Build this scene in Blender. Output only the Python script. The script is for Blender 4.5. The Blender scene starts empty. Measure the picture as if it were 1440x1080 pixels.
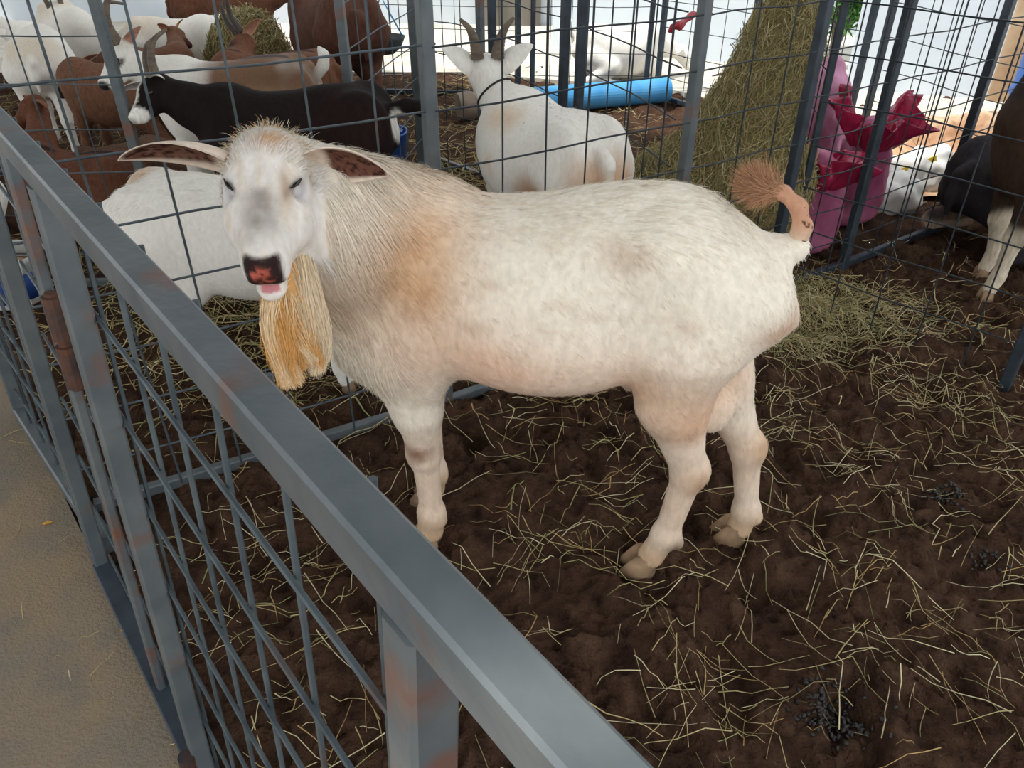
import bpy, math, random
import numpy as np
from mathutils import Vector, Matrix

random.seed(7)
rng = np.random.default_rng(7)
SC = bpy.context.scene
COL = SC.collection
R = math.radians

# ------------------------------------------------------------------ camera
PITCH = 33.9
cam_d = bpy.data.cameras.new('camera')
cam_d.sensor_width = 36.0
cam_d.lens = 27.03
cam_d.clip_start = 0.02
cam = bpy.data.objects.new('camera', cam_d)
COL.objects.link(cam)
cam.location = (0, 0, 1.4)
cam.rotation_euler = (R(90 - PITCH), 0, 0)
SC.camera = cam

# ------------------------------------------------------------------ light
SC.view_settings.view_transform = 'Standard'
SC.view_settings.look = 'None'
SC.view_settings.gamma = 1.0
SC.view_settings.use_curve_mapping = False
SC.view_settings.exposure = 0.72
w = bpy.data.worlds.new('sky')
SC.world = w
w.use_nodes = True
w.node_tree.nodes['Background'].inputs[0].default_value = (0.93, 0.965, 1.0, 1)
w.node_tree.nodes['Background'].inputs[1].default_value = 1.0
sun_d = bpy.data.lights.new('sun', 'SUN')
sun_d.energy = 2.8
sun_d.angle = R(2.0)
sun_d.color = (1.0, 0.96, 0.9)
sun = bpy.data.objects.new('sun', sun_d)
COL.objects.link(sun)
SUN_EL, SUN_AZ = 62, math.atan2(-.30, -.95)
sdir = Vector((math.cos(R(SUN_EL)) * math.cos(SUN_AZ), math.cos(R(SUN_EL)) * math.sin(SUN_AZ), math.sin(R(SUN_EL))))
sun.rotation_euler = sdir.to_track_quat('Z', 'Y').to_euler()
sun.location = sdir * 20

# ------------------------------------------------------------------ helpers
def srgb(r, g, b):
    c = np.array([r, g, b], float) / 255.0
    return np.where(c <= .04045, c / 12.92, ((c + .055) / 1.055) ** 2.4)

_a = np.array([0, math.cos(R(PITCH)), -math.sin(R(PITCH))])
_u = np.array([0, math.sin(R(PITCH)), math.cos(R(PITCH))])
def ray(px, py):
    return np.array([1., 0, 0]) * ((px - 720) / 1081) - _u * ((py - 540) / 1081) + _a
def at(px, py, z=0.0):
    """point of the horizontal plane z seen at this place of the photograph"""
    d = ray(px, py)
    return np.array([0, 0, 1.4]) + d * ((z - 1.4) / d[2])
def pt(px, py, t):
    return np.array([0, 0, 1.4]) + ray(px, py) * t

def _hash(ix, iy, iz, s):
    h = (ix.astype(np.int64) * 374761393 + iy.astype(np.int64) * 668265263 + iz.astype(np.int64) * 2147483647 + s * 974711) & 0xffffffff
    h = ((h ^ (h >> 13)) * 1274126177) & 0xffffffff
    h = ((h ^ (h >> 16)) * 2246822519) & 0xffffffff
    return ((h ^ (h >> 15)) & 0xffff) / 65535.0
def vnoise(p, s=0):
    i = np.floor(p).astype(np.int64); f = p - i; f = f * f * (3 - 2 * f)
    r = 0
    for dx in (0, 1):
        for dy in (0, 1):
            for dz in (0, 1):
                wgt = (f[:, 0] if dx else 1 - f[:, 0]) * (f[:, 1] if dy else 1 - f[:, 1]) * (f[:, 2] if dz else 1 - f[:, 2])
                r = r + wgt * _hash(i[:, 0] + dx, i[:, 1] + dy, i[:, 2] + dz, s)
    return r
def fbm(p, o=3, s=0):
    p = np.asarray(p, float)
    if p.shape[1] == 2: p = np.c_[p, np.zeros(len(p))]
    r = 0; a = .5; t = 0
    for k in range(o):
        r = r + a * vnoise(p * 2 ** k, s + k); t += a; a *= .5
    return r / t
def sstep(a, b, x):
    t = np.clip((x - a) / (b - a), 0, 1); return t * t * (3 - 2 * t)

def props(o, label=None, cat=None, group=None, kind=None):
    if label: o['label'] = label
    if cat: o['category'] = cat
    if group: o['group'] = group
    if kind: o['kind'] = kind
    return o
def empty(name, loc, label, cat, rz=0, group=None, sc=1):
    o = bpy.data.objects.new(name, None); COL.objects.link(o)
    o.location = loc; o.rotation_euler = (0, 0, rz); o.scale = (sc, sc, sc)
    o.empty_display_size = .05
    return props(o, label, cat, group)
def mesh_obj(name, v, f, mat, parent=None, smooth=False, cols=None, normals=None):
    v = np.asarray(v, float)
    if parent is not None and parent.get('_w'):          # parts given in world coordinates
        v = v - np.array(parent.location)
    me = bpy.data.meshes.new(name)
    if isinstance(f, np.ndarray):
        nf, k = f.shape
        me.vertices.add(len(v)); me.vertices.foreach_set('co', v.astype(np.float32).ravel())
        me.loops.add(nf * k); me.loops.foreach_set('vertex_index', f.astype(np.int32).ravel())
        me.polygons.add(nf)
        me.polygons.foreach_set('loop_start', np.arange(0, nf * k, k, dtype=np.int32))
        me.polygons.foreach_set('loop_total', np.full(nf, k, dtype=np.int32))
        me.update(calc_edges=True); me.validate()
    else:
        me.from_pydata([tuple(q) for q in v], [], [tuple(q) for q in f]); me.update()
    if smooth:
        me.polygons.foreach_set('use_smooth', np.ones(len(me.polygons), bool))
    if cols is not None:
        at_ = me.color_attributes.new('coat', 'FLOAT_COLOR', 'POINT')
        c4 = np.c_[cols, np.ones(len(cols))].astype(np.float32)
        at_.data.foreach_set('color', c4.ravel())
    if normals is not None:
        me.polygons.foreach_set('use_smooth', np.ones(len(me.polygons), bool))
        me.normals_split_custom_set_from_vertices([tuple(n) for n in normals])
    for m in (mat if isinstance(mat, (list, tuple)) else [mat]):
        me.materials.append(m)
    o = bpy.data.objects.new(name, me); COL.objects.link(o)
    if parent is not None: o.parent = parent
    return o

class MB:
    """collects shapes for ONE mesh"""
    def __init__(s): s.v = []; s.f = []; s.n = 0
    def add(s, v, f):
        s.v.append(np.asarray(v, float)); s.f += [tuple(i + s.n for i in q) for q in f]; s.n += len(v)
    def bar(s, a, b, w, h, upv=(0, 0, 1), bevel=0.0):
        a = np.array(a, float); b = np.array(b, float); d = b - a; d /= np.linalg.norm(d)
        upv = np.array(upv, float)
        sx = np.cross(d, upv)
        if np.linalg.norm(sx) < 1e-3: sx = np.cross(d, (1, 0, 0))
        sx /= np.linalg.norm(sx); sy = np.cross(sx, d)
        c = bevel if bevel else min(w, h) * .12
        pr = [(-w/2+c, -h/2), (w/2-c, -h/2), (w/2, -h/2+c), (w/2, h/2-c), (w/2-c, h/2), (-w/2+c, h/2), (-w/2, h/2-c), (-w/2, -h/2+c)]
        v = [a + sx * x + sy * y for x, y in pr] + [b + sx * x + sy * y for x, y in pr]
        f = [(i, (i + 1) % 8, 8 + (i + 1) % 8, 8 + i) for i in range(8)] + [tuple(range(7, -1, -1)), tuple(range(8, 16))]
        s.add(v, f)
    def tube(s, pts, r, n=6, closed=False):
        pts = [np.array(p, float) for p in pts]
        rr = r if hasattr(r, '__len__') else [r] * len(pts)
        v = []; f = []; m = len(pts)
        prev = None
        for i, p in enumerate(pts):
            d = pts[min(i + 1, m - 1)] - pts[max(i - 1, 0)]; d = d / (np.linalg.norm(d) + 1e-9)
            if prev is None:
                ref = np.array([0, 0, 1.]) if abs(d[2]) < .9 else np.array([1., 0, 0])
                x = np.cross(d, ref)
            else:
                x = prev - d * (prev @ d)
            x /= np.linalg.norm(x) + 1e-9; prev = x; y = np.cross(d, x)
            for k in range(n):
                t = 2 * math.pi * k / n
                v.append(p + (x * math.cos(t) + y * math.sin(t)) * rr[i])
        for i in range(m - 1):
            for k in range(n):
                f.append((i * n + k, i * n + (k + 1) % n, (i + 1) * n + (k + 1) % n, (i + 1) * n + k))
        f.append(tuple(range(n - 1, -1, -1))); f.append(tuple((m - 1) * n + k for k in range(n)))
        s.add(v, f)
    def lathe(s, prof, c=(0, 0, 0), n=24, sq=1.0):
        v = []; f = []
        for r, z in prof:
            for k in range(n):
                t = 2 * math.pi * k / n
                v.append((c[0] + r * math.cos(t), c[1] + r * math.sin(t) * sq, c[2] + z))
        for i in range(len(prof) - 1):
            for k in range(n):
                f.append((i * n + k, i * n + (k + 1) % n, (i + 1) * n + (k + 1) % n, (i + 1) * n + k))
        s.add(v, f)
    def prism(s, poly, z0, z1):
        n = len(poly)
        v = [(x, y, z0) for x, y in poly] + [(x, y, z1) for x, y in poly]
        f = [(i, (i + 1) % n, n + (i + 1) % n, n + i) for i in range(n)] + [tuple(range(n - 1, -1, -1)), tuple(range(n, 2 * n))]
        s.add(v, f)
    def build(s, name, mat, parent=None, smooth=False, cols=None):
        return mesh_obj(name, np.concatenate(s.v), s.f, mat, parent, smooth, cols)

# ------------------------------------------------------------------ materials
def mat(name, c1, c2=None, rough=.8, metal=0.0, scale=8.0, bump=0.0, bscale=60.0, detail=6.0, lo=.35, hi=.65, spec=.3, stretch=None, c3=None, s3=2.0, t3=(.55, .75)):
    m = bpy.data.materials.new(name); m.use_nodes = True
    nt = m.node_tree; b = nt.nodes['Principled BSDF']
    b.inputs['Roughness'].default_value = rough; b.inputs['Metallic'].default_value = metal
    b.inputs['Specular IOR Level'].default_value = spec
    tc = nt.nodes.new('ShaderNodeTexCoord'); src = tc.outputs['Object']
    if stretch:
        mp = nt.nodes.new('ShaderNodeMapping'); mp.inputs['Scale'].default_value = stretch
        nt.links.new(src, mp.inputs[0]); src = mp.outputs[0]
    if c2 is None:
        b.inputs['Base Color'].default_value = (*c1, 1)
    else:
        def layer(sc, l, h, ca, cb, prev=None):
            n = nt.nodes.new('ShaderNodeTexNoise'); n.inputs['Scale'].default_value = sc; n.inputs['Detail'].default_value = detail
            nt.links.new(src, n.inputs['Vector'])
            r = nt.nodes.new('ShaderNodeMapRange'); r.inputs['From Min'].default_value = l; r.inputs['From Max'].default_value = h
            nt.links.new(n.outputs['Fac'], r.inputs['Value'])
            mx = nt.nodes.new('ShaderNodeMix'); mx.data_type = 'RGBA'
            nt.links.new(r.outputs[0], mx.inputs[0])
            mx.inputs[6].default_value = (*ca, 1); mx.inputs[7].default_value = (*cb, 1)
            if prev is not None: nt.links.new(prev, mx.inputs[6])
            return mx.outputs[2]
        out = layer(scale, lo, hi, c1, c2)
        if c3 is not None: out = layer(s3, t3[0], t3[1], c1, c3, out)
        nt.links.new(out, b.inputs['Base Color'])
    if bump:
        n = nt.nodes.new('ShaderNodeTexNoise'); n.inputs['Scale'].default_value = bscale; n.inputs['Detail'].default_value = 5
        nt.links.new(src, n.inputs['Vector'])
        bp = nt.nodes.new('ShaderNodeBump'); bp.inputs['Strength'].default_value = bump; bp.inputs['Distance'].default_value = .01
        nt.links.new(n.outputs['Fac'], bp.inputs['Height']); nt.links.new(bp.outputs[0], b.inputs['Normal'])
    return m
def coat_mat(name, bump=.25, stretch=(30, 60, 30), rough=.85, vary=.12, sheen=0.0, spec=.15):
    m = bpy.data.materials.new(name); m.use_nodes = True
    nt = m.node_tree; b = nt.nodes['Principled BSDF']
    b.inputs['Roughness'].default_value = rough; b.inputs['Specular IOR Level'].default_value = spec
    b.inputs['Sheen Weight'].default_value = sheen
    at_ = nt.nodes.new('ShaderNodeAttribute'); at_.attribute_name = 'coat'
    tc = nt.nodes.new('ShaderNodeTexCoord'); mp = nt.nodes.new('ShaderNodeMapping'); mp.inputs['Scale'].default_value = stretch
    nt.links.new(tc.outputs['Object'], mp.inputs[0])
    n = nt.nodes.new('ShaderNodeTexNoise'); n.inputs['Scale'].default_value = 1.6; n.inputs['Detail'].default_value = 6
    nt.links.new(mp.outputs[0], n.inputs['Vector'])
    r = nt.nodes.new('ShaderNodeMapRange'); r.inputs['From Min'].default_value = .3; r.inputs['From Max'].default_value = .7
    r.inputs['To Min'].default_value = 1 - vary; r.inputs['To Max'].default_value = 1 + vary * .6
    nt.links.new(n.outputs['Fac'], r.inputs['Value'])
    mx = nt.nodes.new('ShaderNodeVectorMath'); mx.operation = 'SCALE'
    nt.links.new(at_.outputs['Color'], mx.inputs[0]); nt.links.new(r.outputs[0], mx.inputs['Scale'])
    nt.links.new(mx.outputs[0], b.inputs['Base Color'])
    if bump:
        bp = nt.nodes.new('ShaderNodeBump'); bp.inputs['Strength'].default_value = bump; bp.inputs['Distance'].default_value = .006
        nt.links.new(n.outputs['Fac'], bp.inputs['Height']); nt.links.new(bp.outputs[0], b.inputs['Normal'])
    return m

M = {}
M['steel'] = mat('painted_grey_steel', srgb(78, 86, 90), srgb(96, 102, 104), rough=.42, metal=.15, scale=14, bump=.08, bscale=90, spec=.5, c3=srgb(112, 74, 56), s3=9, t3=(.56, .70))
M['steel_dark'] = mat('painted_dark_steel', srgb(40, 48, 56), srgb(56, 66, 74), rough=.5, metal=.1, scale=14, spec=.4)
M['wire'] = mat('painted_wire', srgb(58, 68, 74), srgb(82, 92, 96), rough=.5, metal=.2, scale=20, spec=.4, c3=srgb(96, 66, 52), s3=6, t3=(.62, .72))
M['wire_dark'] = mat('dark_wire', srgb(34, 38, 42), srgb(52, 58, 62), rough=.55, metal=.1, scale=20)
M['rust'] = mat('rusty_hinge_steel', srgb(52, 52, 54), srgb(92, 62, 48), rough=.6, metal=.3, scale=30, bump=.3)
M['dirt'] = mat('damp_brown_dirt', srgb(68, 48, 38), srgb(100, 75, 58), rough=.95, scale=14, bump=1.0, bscale=110, detail=12, spec=.1, c3=srgb(100, 75, 58), s3=3.5, t3=(.52, .8))
_nt = M['dirt'].node_tree; _bp = next(n for n in _nt.nodes if n.type == 'BUMP'); _bp.inputs['Distance'].default_value = .012
_n2 = _nt.nodes.new('ShaderNodeTexNoise'); _n2.inputs['Scale'].default_value = 48; _n2.inputs['Detail'].default_value = 9; _n2.inputs['Roughness'].default_value = .7
_tc = next(n for n in _nt.nodes if n.type == 'TEX_COORD'); _nt.links.new(_tc.outputs['Object'], _n2.inputs['Vector'])
_b2 = _nt.nodes.new('ShaderNodeBump'); _b2.inputs['Strength'].default_value = 1.0; _b2.inputs['Distance'].default_value = .03
_nt.links.new(_n2.outputs['Fac'], _b2.inputs['Height']); _nt.links.new(_b2.outputs[0], _bp.inputs['Normal'])
M['path'] = mat('dusty_concrete', srgb(124, 114, 100), srgb(140, 122, 98), rough=.9, scale=5, bump=.5, bscale=160, detail=12, c3=srgb(92, 95, 97), s3=3, t3=(.5, .7))
M['pavement'] = mat('pale_stone_pavement', srgb(186, 180, 168), srgb(206, 200, 188), rough=.9, scale=6, bump=.3, bscale=20, c3=srgb(160, 152, 138), s3=1.4)
M['wall'] = mat('white_wall_paint', srgb(196, 206, 214), srgb(206, 214, 220), rough=.8, scale=3, c3=srgb(180, 184, 184), s3=1.2, t3=(.6, .85))
M['wall_tan'] = mat('peeled_tan_plaster', srgb(186, 162, 132), srgb(152, 124, 96), rough=.9, scale=4, bump=.5, bscale=15, c3=srgb(214, 212, 204), s3=2.5, t3=(.55, .62))
M['rubble'] = mat('sandy_orange_rubble', srgb(176, 136, 104), srgb(206, 176, 146), rough=.95, scale=8, bump=.8, bscale=30)
M['roofing'] = mat('shade_roof_sheet', srgb(150, 152, 152), srgb(170, 170, 168), rough=.6, metal=.2)
M['coat'] = coat_mat('short_coat', bump=.2, stretch=(50, 50, 22))
M['herd'] = coat_mat('herd_coat', bump=.4, stretch=(45, 45, 16), vary=.30)
M['herd_white'] = coat_mat('herd_coat_white', bump=.25, stretch=(60, 60, 25), vary=.08, sheen=.1)
M['fur'] = coat_mat('long_hair', bump=0, rough=.7, vary=.10)
M['fur'].node_tree.nodes['Mapping'].inputs['Scale'].default_value = (60, 60, 60)
M['horn'] = mat('ridged_horn', srgb(84, 74, 64), srgb(124, 110, 94), rough=.6, scale=10, bump=.6, bscale=50, stretch=(1, 1, 4))
M['horn_dark'] = mat('dark_ridged_horn', srgb(52, 46, 42), srgb(80, 72, 64), rough=.55, scale=10, bump=.6, bscale=50)
M['hoof'] = mat('grey_brown_hoof', srgb(112, 90, 70), srgb(160, 132, 102), rough=.8, scale=20, bump=.3)
M['eye'] = mat('dark_eye', srgb(22, 18, 16), rough=.15, spec=.5)
M['sack'] = mat('woven_plum_sack', srgb(146, 66, 100), srgb(178, 104, 134), rough=.5, scale=4, bump=.4, bscale=25, spec=.4)
M['sack_pale'] = mat('pale_woven_sack', srgb(178, 116, 146), srgb(196, 142, 168), rough=.5, scale=4, bump=.4, bscale=25)
M['sack_shiny'] = mat('shiny_crimson_plastic', srgb(140, 28, 62), srgb(178, 44, 84), rough=.25, scale=5, bump=.5, bscale=14, spec=.6)
M['blue'] = mat('blue_plastic', srgb(28, 72, 140), srgb(36, 86, 158), rough=.4, scale=6, spec=.5)
M['pipe_blue'] = mat('faded_blue_pipe', srgb(62, 140, 196), srgb(84, 158, 208), rough=.5, scale=6)
M['cap'] = mat('grey_brown_cap', srgb(120, 106, 92), srgb(140, 128, 114), rough=.8)
M['black_rubber'] = mat('black_rubber', srgb(56, 60, 62), srgb(74, 78, 80), rough=.6)
M['white_pl'] = mat('white_plastic', srgb(214, 214, 210), srgb(198, 198, 192), rough=.5, scale=7, bump=.3, bscale=18)
M['white_label'] = mat('white_label_paper', srgb(222, 226, 228), rough=.6)
M['navy'] = mat('navy_print', srgb(34, 60, 124), srgb(40, 70, 138), rough=.5)
M['red'] = mat('faded_red_plastic', srgb(150, 40, 52), srgb(172, 56, 66), rough=.5, scale=30, bump=.3)
M['yellow'] = mat('yellow_print', srgb(214, 186, 60), rough=.6)
M['leafy'] = mat('green_leaf', srgb(60, 110, 44), srgb(96, 150, 66), rough=.5, scale=6)
M['leaf_dead'] = mat('yellow_dead_leaf', srgb(206, 160, 66), srgb(176, 124, 52), rough=.7, scale=60)
M['dung'] = mat('black_dung_pellet', srgb(24, 20, 18), srgb(38, 32, 28), rough=.45, scale=40, spec=.4)
M['collar'] = mat('dark_cord', srgb(40, 36, 34), rough=.7)
M['straw'] = coat_mat('dry_straw', bump=0, rough=.7, vary=.15, spec=.3)
M['wood'] = mat('grey_board', srgb(104, 98, 90), srgb(128, 122, 112), rough=.8, scale=6, stretch=(1, 1, .2))
M['hay_core'] = mat('packed_hay', srgb(112, 102, 66), srgb(146, 134, 90), rough=.95, scale=25, bump=1.0, bscale=90)

# ------------------------------------------------------------------ implicit bodies
def cap(a, b, r1, r2, k=.03): return ('cap', np.array(a, float), np.array(b, float), r1, r2, k)
def ell(c, r, k=.03, Rm=None, sub=False): return ('sub' if sub else 'ell', np.array(c, float), np.array(r, float), Rm, k)
def loft(xs, top, bot, hw, k=.04): return ('loft', np.array(xs), np.array(top), np.array(bot), np.array(hw), k)
def ksm(x, xs, ys):
    """smooth interpolation through the sections"""
    x = np.clip(x, xs[0], xs[-1]); m = np.gradient(ys, xs)
    i = np.clip(np.searchsorted(xs, x) - 1, 0, len(xs) - 2); h = xs[i + 1] - xs[i]; t = (x - xs[i]) / h
    return (2*t**3-3*t**2+1)*ys[i] + (t**3-2*t**2+t)*h*m[i] + (-2*t**3+3*t**2)*ys[i+1] + (t**3-t**2)*h*m[i+1]
def dist(pr, P):
    t = pr[0]
    if t == 'cap':
        a, b, r1, r2 = pr[1:5]; ba = b - a
        h = np.clip(((P - a) @ ba) / (ba @ ba + 1e-12), 0, 1)
        return np.sqrt((((P - a) - h[:, None] * ba) ** 2).sum(1)) - (r1 + (r2 - r1) * h)
    if t in ('ell', 'sub'):
        q = P - pr[1]
        if pr[3] is not None: q = q @ pr[3]
        k0 = np.sqrt(((q / pr[2]) ** 2).sum(1)); k1 = np.sqrt(((q / pr[2] ** 2) ** 2).sum(1)) + 1e-9
        return k0 * (k0 - 1) / k1
    xs, top, bot, hw = pr[1:5]; x = P[:, 0]
    tp = ksm(x, xs, top); bt = ksm(x, xs, bot); w_ = np.maximum(ksm(x, xs, hw), .01)
    hz = np.maximum((tp - bt) / 2, .01); zc = (tp + bt) / 2
    q = np.sqrt((P[:, 1] / w_) ** 2 + ((P[:, 2] - zc) / hz) ** 2)
    d = (q - 1) * np.minimum(w_, hz)
    ex = np.maximum(np.maximum(xs[0] - x, x - xs[-1]), 0)
    return np.where(ex > 0, np.sqrt(np.maximum(d, 0) ** 2 + ex ** 2), d)
def bounds(pr, pad):
    t = pr[0]
    if t == 'cap':
        r = max(pr[3], pr[4]); return np.minimum(pr[1], pr[2]) - r - pad, np.maximum(pr[1], pr[2]) + r + pad
    if t in ('ell', 'sub'):
        r = pr[2].max(); return pr[1] - r - pad, pr[1] + r + pad
    return np.array([pr[1][0], -pr[4].max(), pr[3].min()]) - pad, np.array([pr[1][-1], pr[4].max(), pr[2].max()]) + pad
def body_mesh(prims, res, smooth=2):
    lo = np.min([bounds(p, 0)[0] for p in prims], 0) - 3 * res - .02; hi = np.max([bounds(p, 0)[1] for p in prims], 0) + 3 * res + .02
    n = np.ceil((hi - lo) / res).astype(int) + 1
    ax = [lo[i] + np.arange(n[i]) * res for i in range(3)]
    V = np.full(n, 1.0)
    for p in prims:
        k = p[-1]
        b0, b1 = bounds(p, k * 1.5 + .03)
        i0 = np.clip(((b0 - lo) / res).astype(int), 0, n - 1); i1 = np.clip(((b1 - lo) / res).astype(int) + 2, 1, n)
        sl = tuple(slice(i0[i], i1[i]) for i in range(3))
        G = np.stack(np.meshgrid(*[ax[i][sl[i]] for i in range(3)], indexing='ij'), -1).reshape(-1, 3)
        d = dist(p, G).reshape(V[sl].shape); v = V[sl]
        if p[0] == 'sub':
            h = np.clip(.5 - .5 * (v + d) / k, 0, 1); V[sl] = v * (1 - h) - d * h + k * h * (1 - h)
        else:
            h = np.clip(.5 + .5 * (v - d) / k, 0, 1); V[sl] = v * (1 - h) + d * h - k * h * (1 - h)
    ins = V < 0
    cs = [(i, j, k) for i in (0, 1) for j in (0, 1) for k in (0, 1)]
    def sh(A, c): return A[c[0]:n[0]-1+c[0], c[1]:n[1]-1+c[1], c[2]:n[2]-1+c[2]]
    cnt = sum(sh(ins, c).astype(np.int8) for c in cs); mk = (cnt > 0) & (cnt < 8)
    idx = -np.ones(mk.shape, int); idx[mk] = np.arange(mk.sum()); base = np.argwhere(mk)
    acc = np.zeros((len(base), 3)); num = np.zeros(len(base))
    for c in cs:
        for axn in range(3):
            if c[axn] == 0:
                c2 = list(c); c2[axn] = 1; c2 = tuple(c2)
                va = sh(V, c)[mk]; vb = sh(V, c2)[mk]; x = (va < 0) != (vb < 0)
                t = np.where(x, va / np.where(x, va - vb, 1), 0)
                pos = np.array(c, float)[None].repeat(len(base), 0); pos[:, axn] += t
                acc[x] += pos[x]; num[x] += 1
    verts = lo + (base + acc / num[:, None]) * res
    F = []
    for axn in range(3):
        b_, c_ = (axn + 1) % 3, (axn + 2) % 3
        s0 = [slice(1, n[i] - 1) for i in range(3)]; s0[axn] = slice(0, n[axn] - 1)
        s1 = list(s0); s1[axn] = slice(1, n[axn])
        A = ins[tuple(s0)]; B = ins[tuple(s1)]
        e = np.argwhere(A != B); flip = A[A != B]
        off = np.array([s.start for s in s0]); e = e + off
        def cell(db, dc):
            q = e.copy(); q[:, b_] -= db; q[:, c_] -= dc; return idx[q[:, 0], q[:, 1], q[:, 2]]
        q = np.stack([cell(1, 1), cell(0, 1), cell(0, 0), cell(1, 0)], 1)
        q[~flip] = q[~flip][:, ::-1]; F.append(q)
    F = np.concatenate(F); F = F[(F >= 0).all(1)]
    for _ in range(smooth):
        s_ = np.zeros_like(verts); c_ = np.zeros(len(verts))
        for a in range(4):
            i, j = F[:, a], F[:, (a + 1) % 4]
            np.add.at(s_, i, verts[j]); np.add.at(c_, i, 1)
        verts = verts * .5 + .5 * s_ / c_[:, None]
    nrm = np.zeros_like(verts)
    fn = np.cross(verts[F[:, 2]] - verts[F[:, 0]], verts[F[:, 3]] - verts[F[:, 1]])
    for a in range(4): np.add.at(nrm, F[:, a], fn)
    nrm /= np.linalg.norm(nrm, axis=1)[:, None] + 1e-12
    return verts, F, nrm

def ribbons(root, direc, nrm, length, width, col, segs=3, bend=None, tip=.15, colvar=.1, follow=True):
    """tapering strands as one mesh; bend pulls the tip"""
    n = len(root)
    side = np.cross(direc, nrm + rng.normal(0, .22, nrm.shape)); side /= np.linalg.norm(side, axis=1)[:, None] + 1e-9
    if bend is None: bend = np.zeros_like(root)
    V = np.zeros((n, segs + 1, 2, 3)); N = np.zeros((n, segs + 1, 2, 3))
    for i in range(segs + 1):
        t = i / segs
        c = root + direc * (length * t)[:, None] + bend * (length * t * t)[:, None]
        wd = (width * (1 - (1 - tip) * t))[:, None] * .5
        V[:, i, 0] = c - side * wd; V[:, i, 1] = c + side * wd; N[:, i, 0] = N[:, i, 1] = nrm
    b = np.arange(n)[:, None] * (segs + 1) * 2
    F = np.concatenate([np.stack([b[:, 0] + 2*i, b[:, 0] + 2*i+1, b[:, 0] + 2*i+3, b[:, 0] + 2*i+2], 1) for i in range(segs)])
    k = (1 + rng.normal(0, colvar, n))[:, None]
    C = np.clip(np.repeat(col * k, (segs + 1) * 2, axis=0), 0, .95)
    return V.reshape(-1, 3), F, C, N.reshape(-1, 3)

def sample_surface(v, f, nrm, n, weight=None):
    c = v[f].mean(1); ar = np.linalg.norm(np.cross(v[f[:, 2]] - v[f[:, 0]], v[f[:, 3]] - v[f[:, 1]]), axis=1)
    if weight is not None: ar = ar * weight(c, nrm[f].mean(1))
    pick = rng.choice(len(f), n, p=ar / ar.sum()); q = f[pick]
    a, b = rng.random((n, 1)), rng.random((n, 1))
    bl = lambda A: (A[q[:, 0]]*(1-a) + A[q[:, 1]]*a)*(1-b) + (A[q[:, 3]]*(1-a) + A[q[:, 2]]*a)*b
    nn = bl(nrm); return bl(v), nn / (np.linalg.norm(nn, axis=1)[:, None] + 1e-9), q[:, 0]

def fur_part(name, parent, v, f, nrm, cfun, n, lfun, comb, lift=.35, width=.0016, weight=None):
    p, nn, qi = sample_surface(v, f, nrm, n, weight)
    d = comb(p, nn); d = d - nn * (d * nn).sum(1)[:, None]; d /= np.linalg.norm(d, axis=1)[:, None] + 1e-9
    clump = np.stack([fbm(p * 28, 2, 50 + i) - .5 for i in range(3)], 1) * .6
    d = d + nn * lift + clump * .9 + rng.normal(0, .13, d.shape); d /= np.linalg.norm(d, axis=1)[:, None]
    L = lfun(p, nn) * rng.uniform(.6, 1.25, n)
    V, F, C, N = ribbons(p - nn * .001, d, nn, L, np.full(n, width) * rng.uniform(.7, 1.3, n), cfun(p, nn), segs=3, bend=-nn * .25 + np.array([0, 0, -.12]), colvar=.07)
    o = mesh_obj(name, V, F, M['fur'], parent, cols=C, normals=N)
    return props(o, kind='stuff')

def ear_part(parent, base, tip, face, length_w, c_out, c_in, droop=0.0, spots=False, name='ear'):
    """a cupped leaf with thickness; face = the way the hollow opens"""
    base, tip, face = np.array(base, float), np.array(tip, float), np.array(face, float)
    ax_ = tip - base; L = np.linalg.norm(ax_); ax_ /= L; face -= ax_ * (face @ ax_); face /= np.linalg.norm(face); sd = np.cross(ax_, face)
    nu, nv = 44, 22; vin, vout = [], []
    for i in range(nu + 1):
        u = i / nu; wd = length_w * (math.sin(math.pi * min(1, .16 + .84 * u) ** .8) ** .75 if u < 1 else 0.0) * .5
        for j in range(nv + 1):
            t = (j / nv) * 2 - 1; curl = (1 - u * .55) * 1.25
            q = base + ax_ * (u * L) + sd * (math.sin(t * curl) / math.sin(curl) * wd) - face * (math.cos(t * curl) * wd * .75) + np.array([0, 0, -droop * u * u])
            vin.append(q); vout.append(q - face * (.0035 * (1 - t * t * .8)) - sd * (.0018 * -t))
    nn = (nu + 1) * (nv + 1); F = []
    for i in range(nu):
        for j in range(nv):
            a = i * (nv + 1) + j; F.append((a, a + 1, a + nv + 2, a + nv + 1)); F.append((nn + a, nn + a + nv + 1, nn + a + nv + 2, nn + a + 1))
        for j in (0, nv):
            a = i * (nv + 1) + j; F.append((a, a + nv + 1, nn + a + nv + 1, nn + a))
    v = np.array(vin + vout); T = np.tile(np.linspace(-1, 1, nv + 1), nu + 1); U = np.repeat(np.linspace(0, 1, nu + 1), nv + 1)
    rim = sstep(.62, .9, np.abs(T)) * (U > .03) + sstep(.93, 1, U)
    nz = fbm(np.array(vin) * 120, 3, 9)
    ci = c_in[None] * (.55 + .9 * nz[:, None]); rt = sstep(.30, .16, U)[:, None]
    if spots:
        dk = sstep(.5, .6, fbm(np.array(vin) * 150, 3, 3))[:, None]; ci = ci * (1 - dk) + srgb(58, 34, 26) * dk
    ci = ci * (1 - rt) + c_out * rt; rim = np.clip(rim, 0, 1)[:, None]; ci = ci * (1 - rim) + c_out[None] * rim
    C = np.concatenate([ci, np.repeat(c_out[None], nn, 0)])
    return mesh_obj(name, v, F, M['coat'], parent, smooth=True, cols=C)

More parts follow.
